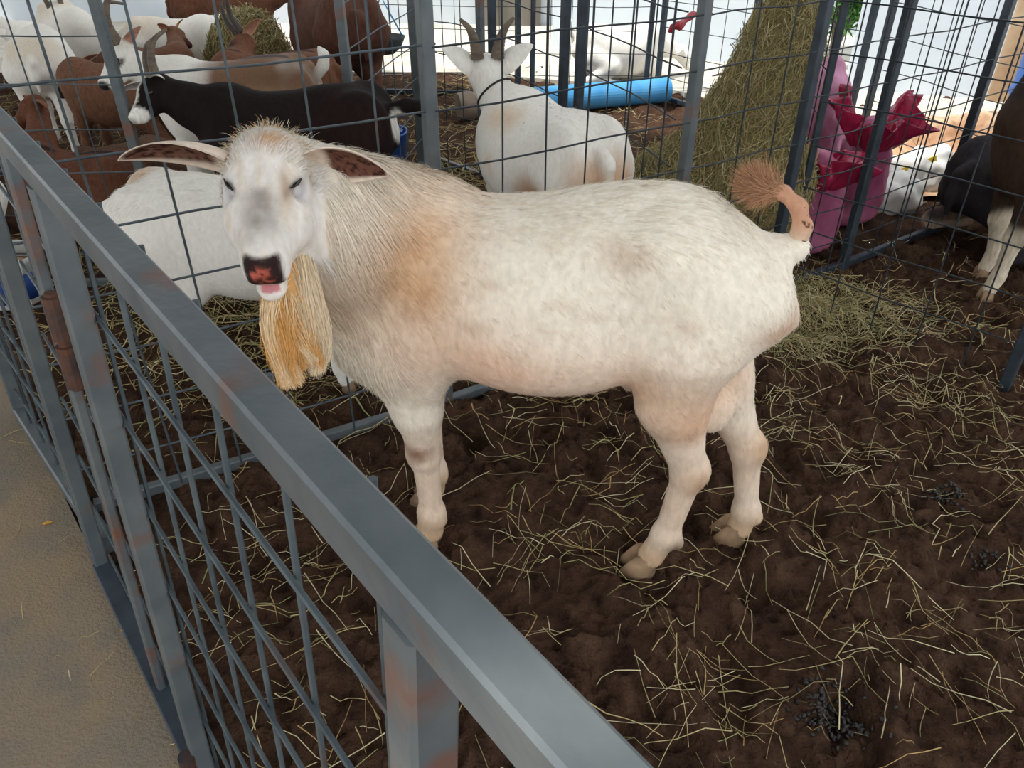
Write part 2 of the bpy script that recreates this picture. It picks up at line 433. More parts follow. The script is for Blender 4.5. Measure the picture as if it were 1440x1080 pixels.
def horn_part(parent, pts, r0, material, r1=.006):
    pts = [np.array(p, float) for p in pts]; out = []; n = 24
    for i in range(n + 1):                                   # Catmull-Rom through the points, with growth rings
        t = i / n * (len(pts) - 1); k = min(int(t), len(pts) - 2); u = t - k
        p0, p1, p2, p3 = pts[max(k-1, 0)], pts[k], pts[k+1], pts[min(k+2, len(pts)-1)]
        out.append(.5 * (2*p1 + (p2-p0)*u + (2*p0-5*p1+4*p2-p3)*u*u + (3*p1-p0-3*p2+p3)*u**3))
    rad = [(r0 + (r1 - r0) * (i / n) ** 1.1) * (1 + .07 * (i % 2)) for i in range(n + 1)]
    b = MB(); b.tube(out, rad, 10); return b.build('horn', material, parent, smooth=True)

def head_frame(P, m, upv):
    m = np.array(m, float); m /= np.linalg.norm(m); h = np.array(upv, float); h = h - m * (h @ m); h /= np.linalg.norm(h)
    r = np.cross(h, m); Rm = np.stack([m, r, h], 1)          # columns: muzzle, goat's left, forehead normal
    P = np.array(P, float)
    return Rm, (lambda *q: P + Rm @ np.array(q, float))

# ------------------------------------------------------------------ ground, path, shade roof, walls
FD = np.array([-.628, .778]); FN = np.array([.778, .628])          # front fence: direction and inner normal
def fence_xy(s, z=0.0, off=0.0): d = .055 + .068 * z + off; q = FD * s + FN * d; return np.array([q[0], q[1], z])
# footprints, hollows and clods of the pen floor
_holes = [(at(px, py)[:2], r, d) for px, py, r, d in [(1050, 830, .07, .05), (1080, 950, .07, .045), (740, 620, .10, .03), (560, 720, .06, .04), (560, 870, .07, .05), (640, 940, .06, .03), (1300, 640, .09, .03), (860, 930, .07, .03), (520, 850, .06, .05), (1230, 860, .08, .03), (470, 800, .07, .04), (1180, 560, .1, .03), (1340, 950, .08, .03), (440, 620, .06, .03)]]
def fdist(x, y): return x * FN[0] + y * FN[1]
def ground_z(x, y):
    p = np.stack([x, y], 1)
    z = (fbm(p * 3.5, 3, 1) - .5) * .05 + (fbm(p * 13, 3, 11) - .5) * .045
    c = fbm(p * 30, 2, 21); z += (np.abs(c - .5) * -2 + .25) * .028
    c = fbm(p * 15, 3, 61); z += sstep(.5, .60, c) * .022
    z += (fbm(p * 70, 2, 31) - .5) * .016
    hp = fbm(p * 9, 1, 41); z -= sstep(.66, .9, hp) * .045
    for (hx, hy), r, d in _holes: z -= d * np.exp(-((x - hx) ** 2 + (y - hy) ** 2) / (r * .6) ** 2)
    # flatter where the fences and hooves rest
    return (z * .9 - .004) * sstep(.02, .14, fdist(x, y)) - .012 * sstep(.10, .03, fdist(x, y))
def grid_mesh(x0, x1, y0, y1, st, zf, keep=None):
    xs = np.arange(x0, x1 + st, st); ys = np.arange(y0, y1 + st, st)
    X, Y = np.meshgrid(xs, ys, indexing='ij'); v = np.stack([X.ravel(), Y.ravel(), zf(X.ravel(), Y.ravel())], 1)
    nx, ny = X.shape; i, j = np.meshgrid(np.arange(nx - 1), np.arange(ny - 1), indexing='ij'); a = (i * ny + j).ravel()
    f = np.stack([a, a + ny, a + ny + 1, a + 1], 1)
    if keep is not None:
        c = v[f].mean(1); f = f[keep(c)]
        used, inv = np.unique(f, return_inverse=True); v = v[used]; f = inv.reshape(-1, 4)
    return v, f
BND = lambda x, y: (x - 2.6) * .68 + (y - 3.3) * .73                # >0 beyond the roof's shade
NEAR = (-1.4, 2.3, .3, 3.3)
v, f = grid_mesh(NEAR[0], NEAR[1], NEAR[2], NEAR[3], .0085, ground_z, keep=lambda c: fdist(c[:, 0], c[:, 1]) > .02)
props(mesh_obj('floor_pen_dirt', v, f, M['dirt'], smooth=True), kind='structure')
def far_keep(c):
    inside = (c[:, 0] > NEAR[0] + .03) & (c[:, 0] < NEAR[1] - .03) & (c[:, 1] > NEAR[2] + .03) & (c[:, 1] < NEAR[3] - .03)
    return (~inside) & (fdist(c[:, 0], c[:, 1]) > .02) & (c[:, 1] < 7.0)
v, f = grid_mesh(-5.0, 5.0, -2.0, 7.0, .05, lambda x, y: ground_z(x, y) * .8, keep=far_keep)
props(mesh_obj('floor_yard_dirt', v, f, M['dirt'], smooth=True), kind='structure')
b = MB()
q = [FD * 12 + FN * .035, FD * -4 + FN * .035, FD * -4 - FN * 6, FD * 12 - FN * 6]
b.prism([tuple(p) for p in q][::-1], -.08, .004); props(b.build('floor_concrete_path', M['path']), kind='structure')
b = MB(); b.prism([(-9, 6.6), (-9, 18), (12, 18), (12, 4.0), (4.4, 4.0), (3.3, 4.45), (2.05, 5.0), (1.2, 6.0), (-.4, 6.6)][::-1], -.1, .02)
props(b.build('floor_sunny_pavement', M['pavement']), kind='structure')
b = MB(); b.bar((2.0, 4.98, .03), (4.6, 3.9, .03), .16, .1); props(b.build('trim_1', M['wall']), kind='structure')
# unseen corrugated roof, added and cut to keep the sun off the pens
ROOFZ = 3.1
def roof_mesh():
    ed = lambda x: 2.8 - (x - 1.03) * (.68 / .73)
    v = []; f = []; xs = np.arange(-7, 7.01, .05)
    for x in xs:
        z = ROOFZ + .02 * math.sin(x * 2 * math.pi / .2)
        y0, y1 = ROOF_FRONT, max(ed(x), ROOF_FRONT + .05); v += [(x, y0, z), (x, y1, z), (x, y0, z + .02), (x, y1, z + .02)]
    for i in range(len(xs) - 1):
        a = i * 4; b_ = a + 4
        f += [(a, a + 1, b_ + 1, b_), (a + 2, b_ + 2, b_ + 3, a + 3), (a, b_, b_ + 2, a + 2), (a + 1, a + 3, b_ + 3, b_ + 1)]
    return v, f
ROOF_FRONT = -.1
v, f = roof_mesh(); props(mesh_obj('ceiling_shade_roof', v, f, M['roofing']), kind='structure')

def wall(name, p0, p1, h, th, m, z0=0):
    b = MB(); p0 = np.array([*p0, 0.]); p1 = np.array([*p1, 0.]); b.bar(p0 + [0, 0, z0 + h / 2], p1 + [0, 0, z0 + h / 2], th, h, bevel=.01)
    return props(b.build(name, m), kind='structure')
wall('wall_right', (2.52, 6.1), (3.42, 5.78), 3.0, .14, M['wall'])
wall('wall_peeled_pillar', (3.42, 5.78), (3.75, 5.66), 3.0, .24, M['wall_tan'])
wall('wall_beyond_pillar', (3.78, 5.9), (6.0, 5.2), 3.0, .14, M['wall'])
wall('wall_middle', (.40, 7.75), (2.2, 6.85), 3.0, .14, M['wall'])
wall('wall_back', (-7, 9.3), (.6, 8.9), 3.0, .14, M['wall'])
wall('wall_garden_end', (1.9, 8.6), (6, 7.9), 3.0, .14, M['wall'])

# ------------------------------------------------------------------ the big white billy goat
GO = np.array([.13 * -.985 + -1.395 * -.174, .13 * .174 + -1.395 * -.985, 0])
GRZ = math.atan2(.174, -.985)
def to_local(p, O=GO, rz=GRZ, sc=1.0):
    d = (np.array(p, float) - O); c, s = math.cos(rz), math.sin(rz)
    return np.array([d[0] * c + d[1] * s, -d[0] * s + d[1] * c, d[2]]) / sc
def dir_local(d, rz=GRZ):
    c, s = math.cos(rz), math.sin(rz); return np.array([d[0] * c + d[1] * s, -d[0] * s + d[1] * c, d[2]])

def big_goat():
    root = empty('goat', GO, 'large cream billy goat with long ginger beard standing in the pen, facing the railing', 'goat', GRZ)
    S = .13
    xs = np.array([-.315, -.28, -.22, -.12, 0, .1, .2, .3, .4, .5, .58, .635]) - S
    top = [.70, .785, .835, .905, .918, .902, .880, .872, .885, .885, .80, .68]
    bot = [.66, .63, .60, .56, .535, .515, .502, .50, .48, .45, .48, .54]
    hw = [.045, .10, .135, .155, .165, .18, .188, .18, .162, .14, .11, .05]
    pr = [loft(xs, top, bot, hw, .03)]
    L = lambda s, l, z: (s - S, l, z)
    # chest, shoulders, haunches
    pr += [ell(L(.555, 0, .58), (.10, .11, .15), .06), ell(L(.45, .09, .62), (.11, .08, .17), .05), ell(L(.45, -.09, .62), (.11, .08, .17), .05),
           ell(L(-.13, .08, .71), (.115, .072, .125), .05), ell(L(-.15, -.08, .71), (.11, .072, .12), .05), ell(L(-.04, .10, .82), (.07, .06, .05), .05),
           ell(L(.17, .09, .62), (.2, .1, .11), .06)]
    # neck up to the head, which is turned to the camera
    P = to_local(pt(373, 194, 1.26)); m = dir_local(np.array([.12, -.93, -.30])); h0 = dir_local(np.array([.06, -.30, .93]))
    Rm, H = head_frame(P, m, h0)
    nb = H(.05, 0, -.10)
    pr += [cap(L(.45, 0, .74), (nb + np.array(L(.45, 0, .74))) / 2 + np.array([.005, .0, .0]), .145, .115, .05), cap((nb + np.array(L(.45, 0, .74))) / 2 + np.array([.005, 0, 0]), nb, .115, .072, .05),
           cap(L(.52, .0, .62), H(.05, .0, -.15), .125, .06, .06), cap(L(.42, 0, .80), H(-.01, 0, -.06), .10, .06, .05)]
    # legs: near and far fore, near and far hind
    for l, ds in ((.08, 0), (-.075, .035)):
        sg = 1 if l > 0 else -1
        pr += [cap(L(.455, l, .56), L(.445 + ds * .4, l, .42), .085, .055, .04), cap(L(.445 + ds * .4, l, .42), L(.437 + ds, l, .30), .052, .036, .03),
               ell(L(.440 + ds, l, .29), (.037, .036, .042), .02), cap(L(.434 + ds, l, .28), L(.430 + ds, l, .12), .032, .027, .02),
               ell(L(.430 + ds, l, .105), (.030, .029, .034), .02), cap(L(.430 + ds, l, .10), L(.437 + ds, l, .045), .029, .033, .02), ell(L(.408 + ds, l, .085), (.014, .022, .02), .01)]
    kn = [(L(-.105, .082, .63), L(-.10, .08, .50), L(-.155, .072, .315), L(-.128, .07, .12), L(-.100, .07, .045)),
          (L(-.155, -.08, .62), L(-.20, -.075, .47), L(-.292, -.07, .285), L(-.322, -.07, .10), L(-.315, -.07, .04))]
    for hip, st, hk, fe, ho in kn:
        hip, st, hk, fe, ho = map(np.array, (hip, st, hk, fe, ho))
        pr += [cap(hip, st, .105, .072, .05), cap(st, hk, .068, .034, .035), ell(hk + [-.006, 0, .004], (.04, .033, .045), .02), cap(hk, fe, .034, .027, .02), ell(fe, (.029, .027, .032), .02), cap(fe, ho, .028, .031, .02),
               ell(fe + [-.03, 0, -.02], (.013, .022, .016), .01)]
    pr += [ell(L(-.185, .0, .44), (.05, .05, .06), .02), ell(L(.04, 0, .515), (.09, .035, .03), .03), ell(L(-.01, 0, .49), (.02, .02, .03), .02)]
    # tail stump (the raised tail is its own part)
    pr += [cap(L(-.235, 0, .79), L(-.285, 0, .815), .045, .028, .03)]
    # head
    el = lambda c, r, k=.02, sub=False: ell(H(*c), r, k, Rm, sub)
    pr += [el((.055, 0, -.055), (.085, .064, .058), .03), el((.02, 0, -.07), (.06, .06, .065), .04),
           el((.045, 0, -.01), (.05, .044, .03), .03),
           el((.074, .045, -.036), (.026, .022, .024), .012), el((.074, -.045, -.036), (.026, .022, .024), .012), el((.125, .042, -.058), (.022, .020, .020), .014), el((.125, -.042, -.058), (.022, .020, .020), .014),
           el((.11, .043, -.085), (.055, .026, .035), .03), el((.11, -.043, -.085), (.055, .026, .035), .03),
           cap(H(.10, 0, -.055), H(.185, 0, -.068), .048, .034, .03), cap(H(.12, 0, -.075), H(.208, 0, -.080), .043, .033, .03),
           cap(H(.09, 0, -.115), H(.195, 0, -.130), .042, .024, .025),
           el((.221, 0, -.076), (.022, .031, .026), .012), el((.212, .017, -.100), (.022, .018, .016), .012), el((.212, -.017, -.100), (.022, .018, .016), .012),
           el((.206, 0, -.140), (.026, .024, .018), .008)]
    pr += [el((.240, .0165, -.070), (.009, .0055, .0085), .004, True), el((.240, -.0165, -.070), (.009, .0055, .0085), .004, True),
           el((.240, 0, -.092), (.008, .0018, .011), .003, True), el((.224, 0, -.1185), (.03, .026, .0028), .003, True),
           el((.101, .057, -.034), (.017, .014, .012), .008, True), el((.101, -.057, -.034), (.017, .014, .012), .008, True)]
    v, f, n = body_mesh(pr, .0062, 2)
    Hinv = lambda p: (p - P) @ Rm
    cream, tan, ginger, pink, dark = srgb(240, 231, 214), srgb(206, 158, 112), srgb(214, 146, 78), srgb(222, 176, 156), srgb(92, 62, 48)
    def coat(p, nn):
        c = np.tile(cream, (len(p), 1)); s = p[:, 0] + S; z = p[:, 2]; l = p[:, 1]
        nz = fbm(p * 7, 3, 5); nz2 = fbm(p * np.array([14, 14, 40.]), 3, 6)
        def mix(c, col, a): a = np.clip(a, 0, 1)[:, None]; return c * (1 - a) + col * a
        q = Hinv(p); head = (q[:, 0] > -.05) & (q[:, 0] < .30) & (np.abs(q[:, 1]) < .085) & (q[:, 2] > -.17) & (q[:, 2] < .05)
        head = head & (np.linalg.norm(p - P, axis=1) < .30)
        # warm stain over shoulder and neck, faint pinkish flank, dirty thigh, creamy belly
        a = np.exp(-(((s - .40) / .10) ** 2 + ((z - .79) / .15) ** 2)) * (.35 + .9 * nz); c = mix(c, tan, a * .95)
        a = np.exp(-(((s - .56) / .07) ** 2 + ((z - .72) / .12) ** 2)); c = mix(c, srgb(222, 190, 152), a * .5)
        a = np.exp(-(((s - .25) / .2) ** 2 + ((z - .60) / .10) ** 2)) * nz; c = mix(c, srgb(226, 182, 152), a * 1.1)
        a = np.exp(-(((s + .12) / .18) ** 2 + ((z - .52) / .12) ** 2)) * (.4 + nz); c = mix(c, srgb(214, 168, 132), a * .85)
        a = np.exp(-(((s + .28) / .05) ** 2 + ((z - .69) / .03) ** 2)); c = mix(c, srgb(186, 140, 104), a * .7)
        a = sstep(.55, .75, nz2) * .22; c = mix(c, srgb(206, 180, 150), a)
        for sx, sz, rr in ((.26, .77, .018), (.285, .69, .03), (.02, .83, .05), (-.10, .72, .03)):
            c = mix(c, srgb(190, 160, 134), np.exp(-(((s - sx) / rr) ** 2 + ((z - sz) / (rr * .5)) ** 2)) * .5)
        # legs: tan grime lower down, dark scab on the near knee
        lg = sstep(.44, .30, z) * (np.abs(s) > -1); c = mix(c, srgb(214, 180, 150), lg * (.25 + .6 * nz))
        c = mix(c, srgb(122, 84, 64), np.exp(-(((s - .44) / .04) ** 2 + ((z - .315) / .03) ** 2)) * sstep(.35, .6, nz2) * .9)
        c = mix(c, srgb(188, 150, 116), np.exp(-(((s + .18) / .03) ** 2 + ((z - .30) / .04) ** 2)) * .8 + np.exp(-(((s + .33) / .03) ** 2 + ((z - .30) / .05) ** 2)) * .8)
        c = mix(c, srgb(190, 156, 120), sstep(.14, .05, z) * .8)
        c = mix(c, srgb(96, 78, 64), np.exp(-(((s + .155) / .02) ** 2 + ((z - .10) / .02) ** 2)) * .8)
        # head
        hc = np.tile(srgb(232, 226, 218), (len(p), 1))
        hx, hy, hz = q[:, 0], q[:, 1], q[:, 2]; hn = fbm(q * 60, 3, 8); hs = fbm(q * np.array([20, 90, 20.]), 3, 12)
        hc = mix(hc, srgb(214, 196, 168), sstep(.4, .7, hs) * .5 * (hz > -.06))
        hc = mix(hc, srgb(206, 152, 92), np.exp(-(((hx - .035) / .022) ** 2 + ((hy - .012) / .026) ** 2)) * (hz > -.05) * .75)
        hc = mix(hc, srgb(150, 108, 72), np.exp(-(((hx - .115) / .03) ** 2 + ((hy - .036) / .008) ** 2)) * (hz > -.07) * .6)
        hc = mix(hc, srgb(146, 138, 132), np.exp(-(((hx - .165) / .040) ** 2 + (hy / .028) ** 2)) * (hz > -.08) * (.45 + .8 * hn))
        hc = mix(hc, srgb(104, 96, 92), np.exp(-(((hx - .132) / .012) ** 2 + (hy / .02) ** 2)) * (hz > -.05) * sstep(.45, .6, hn) * .45)
        nose = sstep(.216, .226, hx + .006 * (hn - .5)) * sstep(-.112, -.104, hz) * sstep(.031, .026, np.abs(hy)) * sstep(-.048, -.054, hz)
        pk = srgb(188, 98, 82); nc = np.tile(pk, (len(p), 1)); rd = np.sqrt(((hy + .002) / .023) ** 2 + ((hz + .083) / .021) ** 2); spot = sstep(.52, .60, fbm(q * 150, 3, 14)) * .9 + sstep(.62, .95, rd + (fbm(q * 90, 2, 15) - .5) * .7)
        nc = nc * (1 - np.clip(spot, 0, 1)[:, None]) + srgb(48, 34, 32) * np.clip(spot, 0, 1)[:, None]
        hc = hc * (1 - nose[:, None]) + nc * nose[:, None]
        hc = mix(hc, srgb(196, 116, 122), ((hx > .205) & (hz < -.116) & (hz > -.133) & (np.abs(hy) < .014)) * .9)
        hc = mix(hc, srgb(70, 56, 50), np.exp(-(((hx - .099 + (np.abs(hy) - .051) * 1.5) / .010) ** 2 + ((np.abs(hy) - .051) / .014) ** 2)) * (hz > -.075) * .6)  # brow shade painted into the coat around the eyes
        hc = mix(hc, srgb(206, 206, 214), np.exp(-(((hx - .085) / .03) ** 2 + ((np.abs(hy) - .055) / .02) ** 2 + ((hz + .045) / .02) ** 2)) * .5)
        w_ = head.astype(float)[:, None]
        return c * (1 - w_) + hc * w_
    body = mesh_obj('body', v, f, M['coat'], root, smooth=True, cols=coat(v, n))
    # fur
    def comb(p, nn):
        q = Hinv(p); hd = (np.linalg.norm(p - P, axis=1) < .12) | ((q[:, 0] > 0) & (q[:, 0] < .3) & (np.abs(q[:, 1]) < .085) & (q[:, 2] > -.16))
        s = p[:, 0] + S
        d = np.tile(np.array([-.75, 0, -.65]), (len(p), 1))
        nk = sstep(.38, .5, s)[:, None]; d = d * (1 - nk) + np.array([-.35, 0, -.95]) * nk
        lg = sstep(.46, .38, p[:, 2])[:, None]; d = d * (1 - lg) + np.array([-.15, 0, -1.]) * lg
        rg = (sstep(.84, .9, p[:, 2]) * (s < .42))[:, None]; d = d * (1 - rg) + np.array([-.9, 0, .15]) * rg
        hdv = (Rm @ np.array([-.25, 0, .0]))[None] + np.outer(q[:, 1] * 8, Rm[:, 1]) - np.outer((q[:, 0] > .02) * .4, Rm[:, 0])
        lw = (Rm @ np.array([-.8, 0, -.6]))[None]
        d = np.where(hd[:, None], np.where((q[:, 0] > .09)[:, None], lw, hdv), d); return d
    def lf(p, nn):
        s = p[:, 0] + S; q = Hinv(p); L_ = np.full(len(p), .016)
        L_ += .022 * sstep(.36, .5, s) * sstep(.45, .55, p[:, 2]); L_ += .016 * sstep(.82, .88, p[:, 2])
        L_ = np.where(p[:, 2] < .42, .011, L_)
        dh = np.linalg.norm(p - P, axis=1)
        L_ = np.where((q[:, 0] < .075) & (dh < .12) & (q[:, 2] > -.08), .024, L_)
        L_ = np.where((q[:, 0] > .075) & (q[:, 0] < .3) & (np.abs(q[:, 1]) < .085) & (q[:, 2] > -.15), .0065, L_)
        L_ = np.where((q[:, 0] > .075) & (q[:, 0] < .122) & (np.abs(q[:, 1]) > .032) & (q[:, 2] > -.075) & (dh < .2), .002, L_)
        L_ = np.where((q[:, 0] > .215) & (q[:, 0] < .3) & (np.abs(q[:, 1]) < .06) & (q[:, 2] > -.15), .0015, L_)
        return L_
    wgt = lambda p, nn: 1 + 1.2 * sstep(.25, .5, p[:, 0] + S) + (np.linalg.norm(p - P, axis=1) < .2) * 2.5
    fur_part('fur', root, v, f, n, coat, 95000, lf, comb, lift=.30, width=.0017, weight=wgt)
    # poll tuft: longer hairs standing over the forehead
    k = 6000; u_ = rng.normal(0, 1, (k, 2)); base = np.array([H(.012 + a * .022, b_ * .026, -.006 - abs(b_) * .008) for a, b_ in u_])
    nn = np.tile(Rm[:, 2], (k, 1)); d = -Rm[:, 0] * .5 + Rm[:, 2] * .55 + rng.normal(0, .22, (k, 3)) + np.outer(u_[:, 1] * .35, Rm[:, 1]); d /= np.linalg.norm(d, axis=1)[:, None]
    colr = srgb(232, 218, 190) + (srgb(212, 164, 106) - srgb(232, 218, 190)) * (rng.random(k) < .25)[:, None]
    V, F_, C, N_ = ribbons(base, d, nn, rng.uniform(.010, .028, k), np.full(k, .0010), colr, 4, bend=np.tile(-Rm[:, 2] * .1 + Rm[:, 0] * .5, (k, 1)))
    props(mesh_obj('forelock', V, F_, M['fur'], root, cols=C, normals=N_), kind='stuff')
    # beard: locks that hang from the jaw and gather to a point
    bw = lambda px, py, t: to_local(pt(px, py, t))
    core = [cap(H(.16, 0, -.14), bw(395, 470, 1.26), .010, .012, .02), cap(bw(395, 470, 1.26), bw(418, 520, 1.25), .010, .005, .02),
            cap(H(.13, 0, -.13), bw(428, 460, 1.28), .014, .014, .02), cap(bw(428, 460, 1.28), bw(425, 515, 1.26), .014, .006, .02)]
    bv, bf, bn = body_mesh(core, .005, 1)
    bd = mesh_obj('beard', bv, bf, M['fur'], root, smooth=True, cols=np.tile(srgb(212, 158, 98), (len(bv), 1))); props(bd, label='long ginger beard')
    nl = 34; k = 460; P_, D_ = [], []
    VV, FF, CC, NN, off = [], [], [], [], 0
    view = dir_local(np.array([.3, -.9, .3]))
    for j in range(nl):
        a = (j + rng.random()) / nl; sd_ = rng.normal(0, .8)
        r0 = H(.178 - .12 * a, np.clip(sd_, -1.3, 1.3) * (.010 + .020 * a), -.148 + .012 * a)
        tipc = bw(398 + 52 * a + rng.normal(0, 8), 548 - 26 * a - 40 * rng.random() ** 2, 1.22 + .05 * a)
        mid = bw(366 + 90 * a + rng.normal(0, 7), 466 + rng.normal(0, 8), 1.235 + .04 * a)
        ro = rng.normal(0, .006, (k, 3)); mo = rng.normal(0, .010, (k, 3)); to = rng.normal(0, .0045, (k, 3)); sh = 1 - .35 * rng.random(k) ** 2
        sg_ = 7; V = np.zeros((k, sg_ + 1, 2, 3)); N3 = np.zeros_like(V)
        nr = view + rng.normal(0, .3, (k, 3)); nr /= np.linalg.norm(nr, axis=1)[:, None]
        for i in range(sg_ + 1):
            t = (i / sg_ * sh)[:, None]; c = (1-t)**2 * (r0 + ro) + 2*t*(1-t) * (mid + mo) + t*t * (tipc + to)
            wv = .005 * math.sin(a * 40 + i * 1.1); c = c + Rm[:, 1] * wv * t
            tg = -2*(1-t)*(r0+ro) + (2-4*t)*(mid+mo) + 2*t*(tipc+to); tg /= np.linalg.norm(tg, axis=1)[:, None]
            s_ = np.cross(tg, nr); s_ /= np.linalg.norm(s_, axis=1)[:, None]; wd = .0015 * (1 - .8 * i / sg_) * .5
            V[:, i, 0] = c - s_ * wd; V[:, i, 1] = c + s_ * wd; N3[:, i, 0] = N3[:, i, 1] = nr
        bi = np.arange(k) * (sg_ + 1) * 2 + off
        FF.append(np.concatenate([np.stack([bi + 2*i, bi + 2*i+1, bi + 2*i+3, bi + 2*i+2], 1) for i in range(sg_)]))
        off += k * (sg_ + 1) * 2
        cb = srgb(224, 168, 98) if rng.random() < .62 else srgb(236, 208, 166)
        if a > .78: cb = srgb(234, 212, 178)
        cc = cb[None, None] * (1 + rng.normal(0, .07, (k, 1, 1))) * np.ones((1, (sg_ + 1) * 2, 1)); VV.append(V.reshape(-1, 3)); NN.append(N3.reshape(-1, 3)); CC.append(cc.reshape(-1, 3))
    props(mesh_obj('beard_hair', np.concatenate(VV), np.concatenate(FF), M['fur'], bd, cols=np.concatenate(CC), normals=np.concatenate(NN)), kind='stuff')
    # ears
    er = H(.035, .058, -.045); el_ = H(.035, -.058, -.045)
    for nm, b0, tp, fc, wd, inn in (('ear', er, to_local(pt(547, 247, 1.27)), dir_local(np.array([-.1, -.85, -.42])), .082, srgb(108, 72, 60)), ('ear', el_, to_local(pt(166, 227, 1.27)), dir_local(np.array([.05, -.62, -.78])), .105, srgb(122, 88, 74))):
        ear_part(root, b0, tp, fc, wd, srgb(232, 214, 196), inn, spots=True)
    # nearly closed eyes
    qv = Hinv(v)
    for sg in (1, -1):
        b = MB(); ring = []
        for i in range(9):
            t = i / 8; x0 = .113 - .028 * t + .003 * math.sin(math.pi * t); y0 = sg * (.043 + .017 * t)
            ok = (np.abs(qv[:, 0] - x0) < .007) & (np.abs(qv[:, 1] - y0) < .006)
            ring.append(H(x0, y0, np.sort(qv[ok, 2])[-3:].mean() + .0005))
        b.tube(ring, [.0008, .0015, .0023, .003, .0034, .0034, .0028, .0018, .0008], 8); b.build('eye', M['eye'], root, smooth=True)
    # hooves
    for (s, l, hd) in ((.437, .08, 1), (.472, -.075, 1), (-.092, .07, 1), (-.308, -.07, 1)):
        b = MB()
        for sg in (1, -1):
            dirx = 1.0; c0 = np.array([s - S, l + sg * .018, 0])
            prof = [(.040, -.022), (.042, -.004), (.034, .018), (.024, .040)]
            vv, ff = [], []
            for j, (rr, z) in enumerate(prof):
                for k_ in range(14):
                    t = 2 * math.pi * k_ / 14; x = math.cos(t); y = math.sin(t)
                    vv.append(c0 + np.array([(x * rr * (1.25 if x > 0 else .75)) + .012 - .012 * j / 3, y * rr * .42 + sg * .004 * (x > 0), z + .012]))
            for j in range(3):
                for k_ in range(14): ff.append((j*14+k_, j*14+(k_+1) % 14, (j+1)*14+(k_+1) % 14, (j+1)*14+k_))
            ff += [tuple(range(13, -1, -1)), tuple(range(42, 56))]; b.add(vv, ff)
        b.build('hoof', M['hoof'], root, smooth=True)
    # raised tail curling forward, with a ginger tuft
    tl = [L(-.255, 0, .775), L(-.283, .0, .81), L(-.292, .0, .855), L(-.277, .0, .893), L(-.245, .0, .918), L(-.215, 0, .925)]
    pr2 = [cap(tl[i], tl[i + 1], [.030, .021, .016, .014, .012][i], [.021, .016, .014, .012, .010][i], .012) for i in range(5)]
    tv, tf, tn = body_mesh(pr2, .004, 2)
    tcol = lambda p, nn: np.where((fbm(p * 110, 2, 3)[:, None] > .60) & (p[:, :1] + S < -.285) & (p[:, 2:] > .82), srgb(96, 52, 36), srgb(232, 216, 190) * (1 - sstep(.80, .88, p[:, 2]))[:, None] + srgb(198, 150, 122) * sstep(.80, .88, p[:, 2])[:, None])
    t_ = mesh_obj('tail', tv, tf, M['coat'], root, smooth=True, cols=tcol(tv, tn))
    fur_part('tail_fur', t_, tv, tf, tn, tcol, 2500, lambda p, nn: np.full(len(p), .010), lambda p, nn: np.tile(np.array([.3, 0, .9]), (len(p), 1)), lift=.3, width=.0012)
    k = 3500; tb = np.array(L(-.235, 0, .922)); a = rng.random(k)
    rp = tb + np.outer(a, np.array([.03, 0, .003])) + rng.normal(0, .006, (k, 3))
    ang = rng.normal(.12, .50, k); d = np.stack([np.cos(ang), rng.normal(0, .3, k), np.sin(ang)], 1); d /= np.linalg.norm(d, axis=1)[:, None]
    nn = np.tile(np.array([0, 1., .4]), (k, 1)) + rng.normal(0, .3, (k, 3)); nn /= np.linalg.norm(nn, axis=1)[:, None]
    V, F_, C, N_ = ribbons(rp, d, nn, rng.uniform(.03, .058, k), np.full(k, .0013), np.tile(srgb(176, 132, 100), (k, 1)), 3, bend=np.tile([0, 0, .1], (k, 1)), colvar=.12)
    props(mesh_obj('tail_tuft', V, F_, M['fur'], t_, cols=C, normals=N_), kind='stuff')
    return root
big_goat()

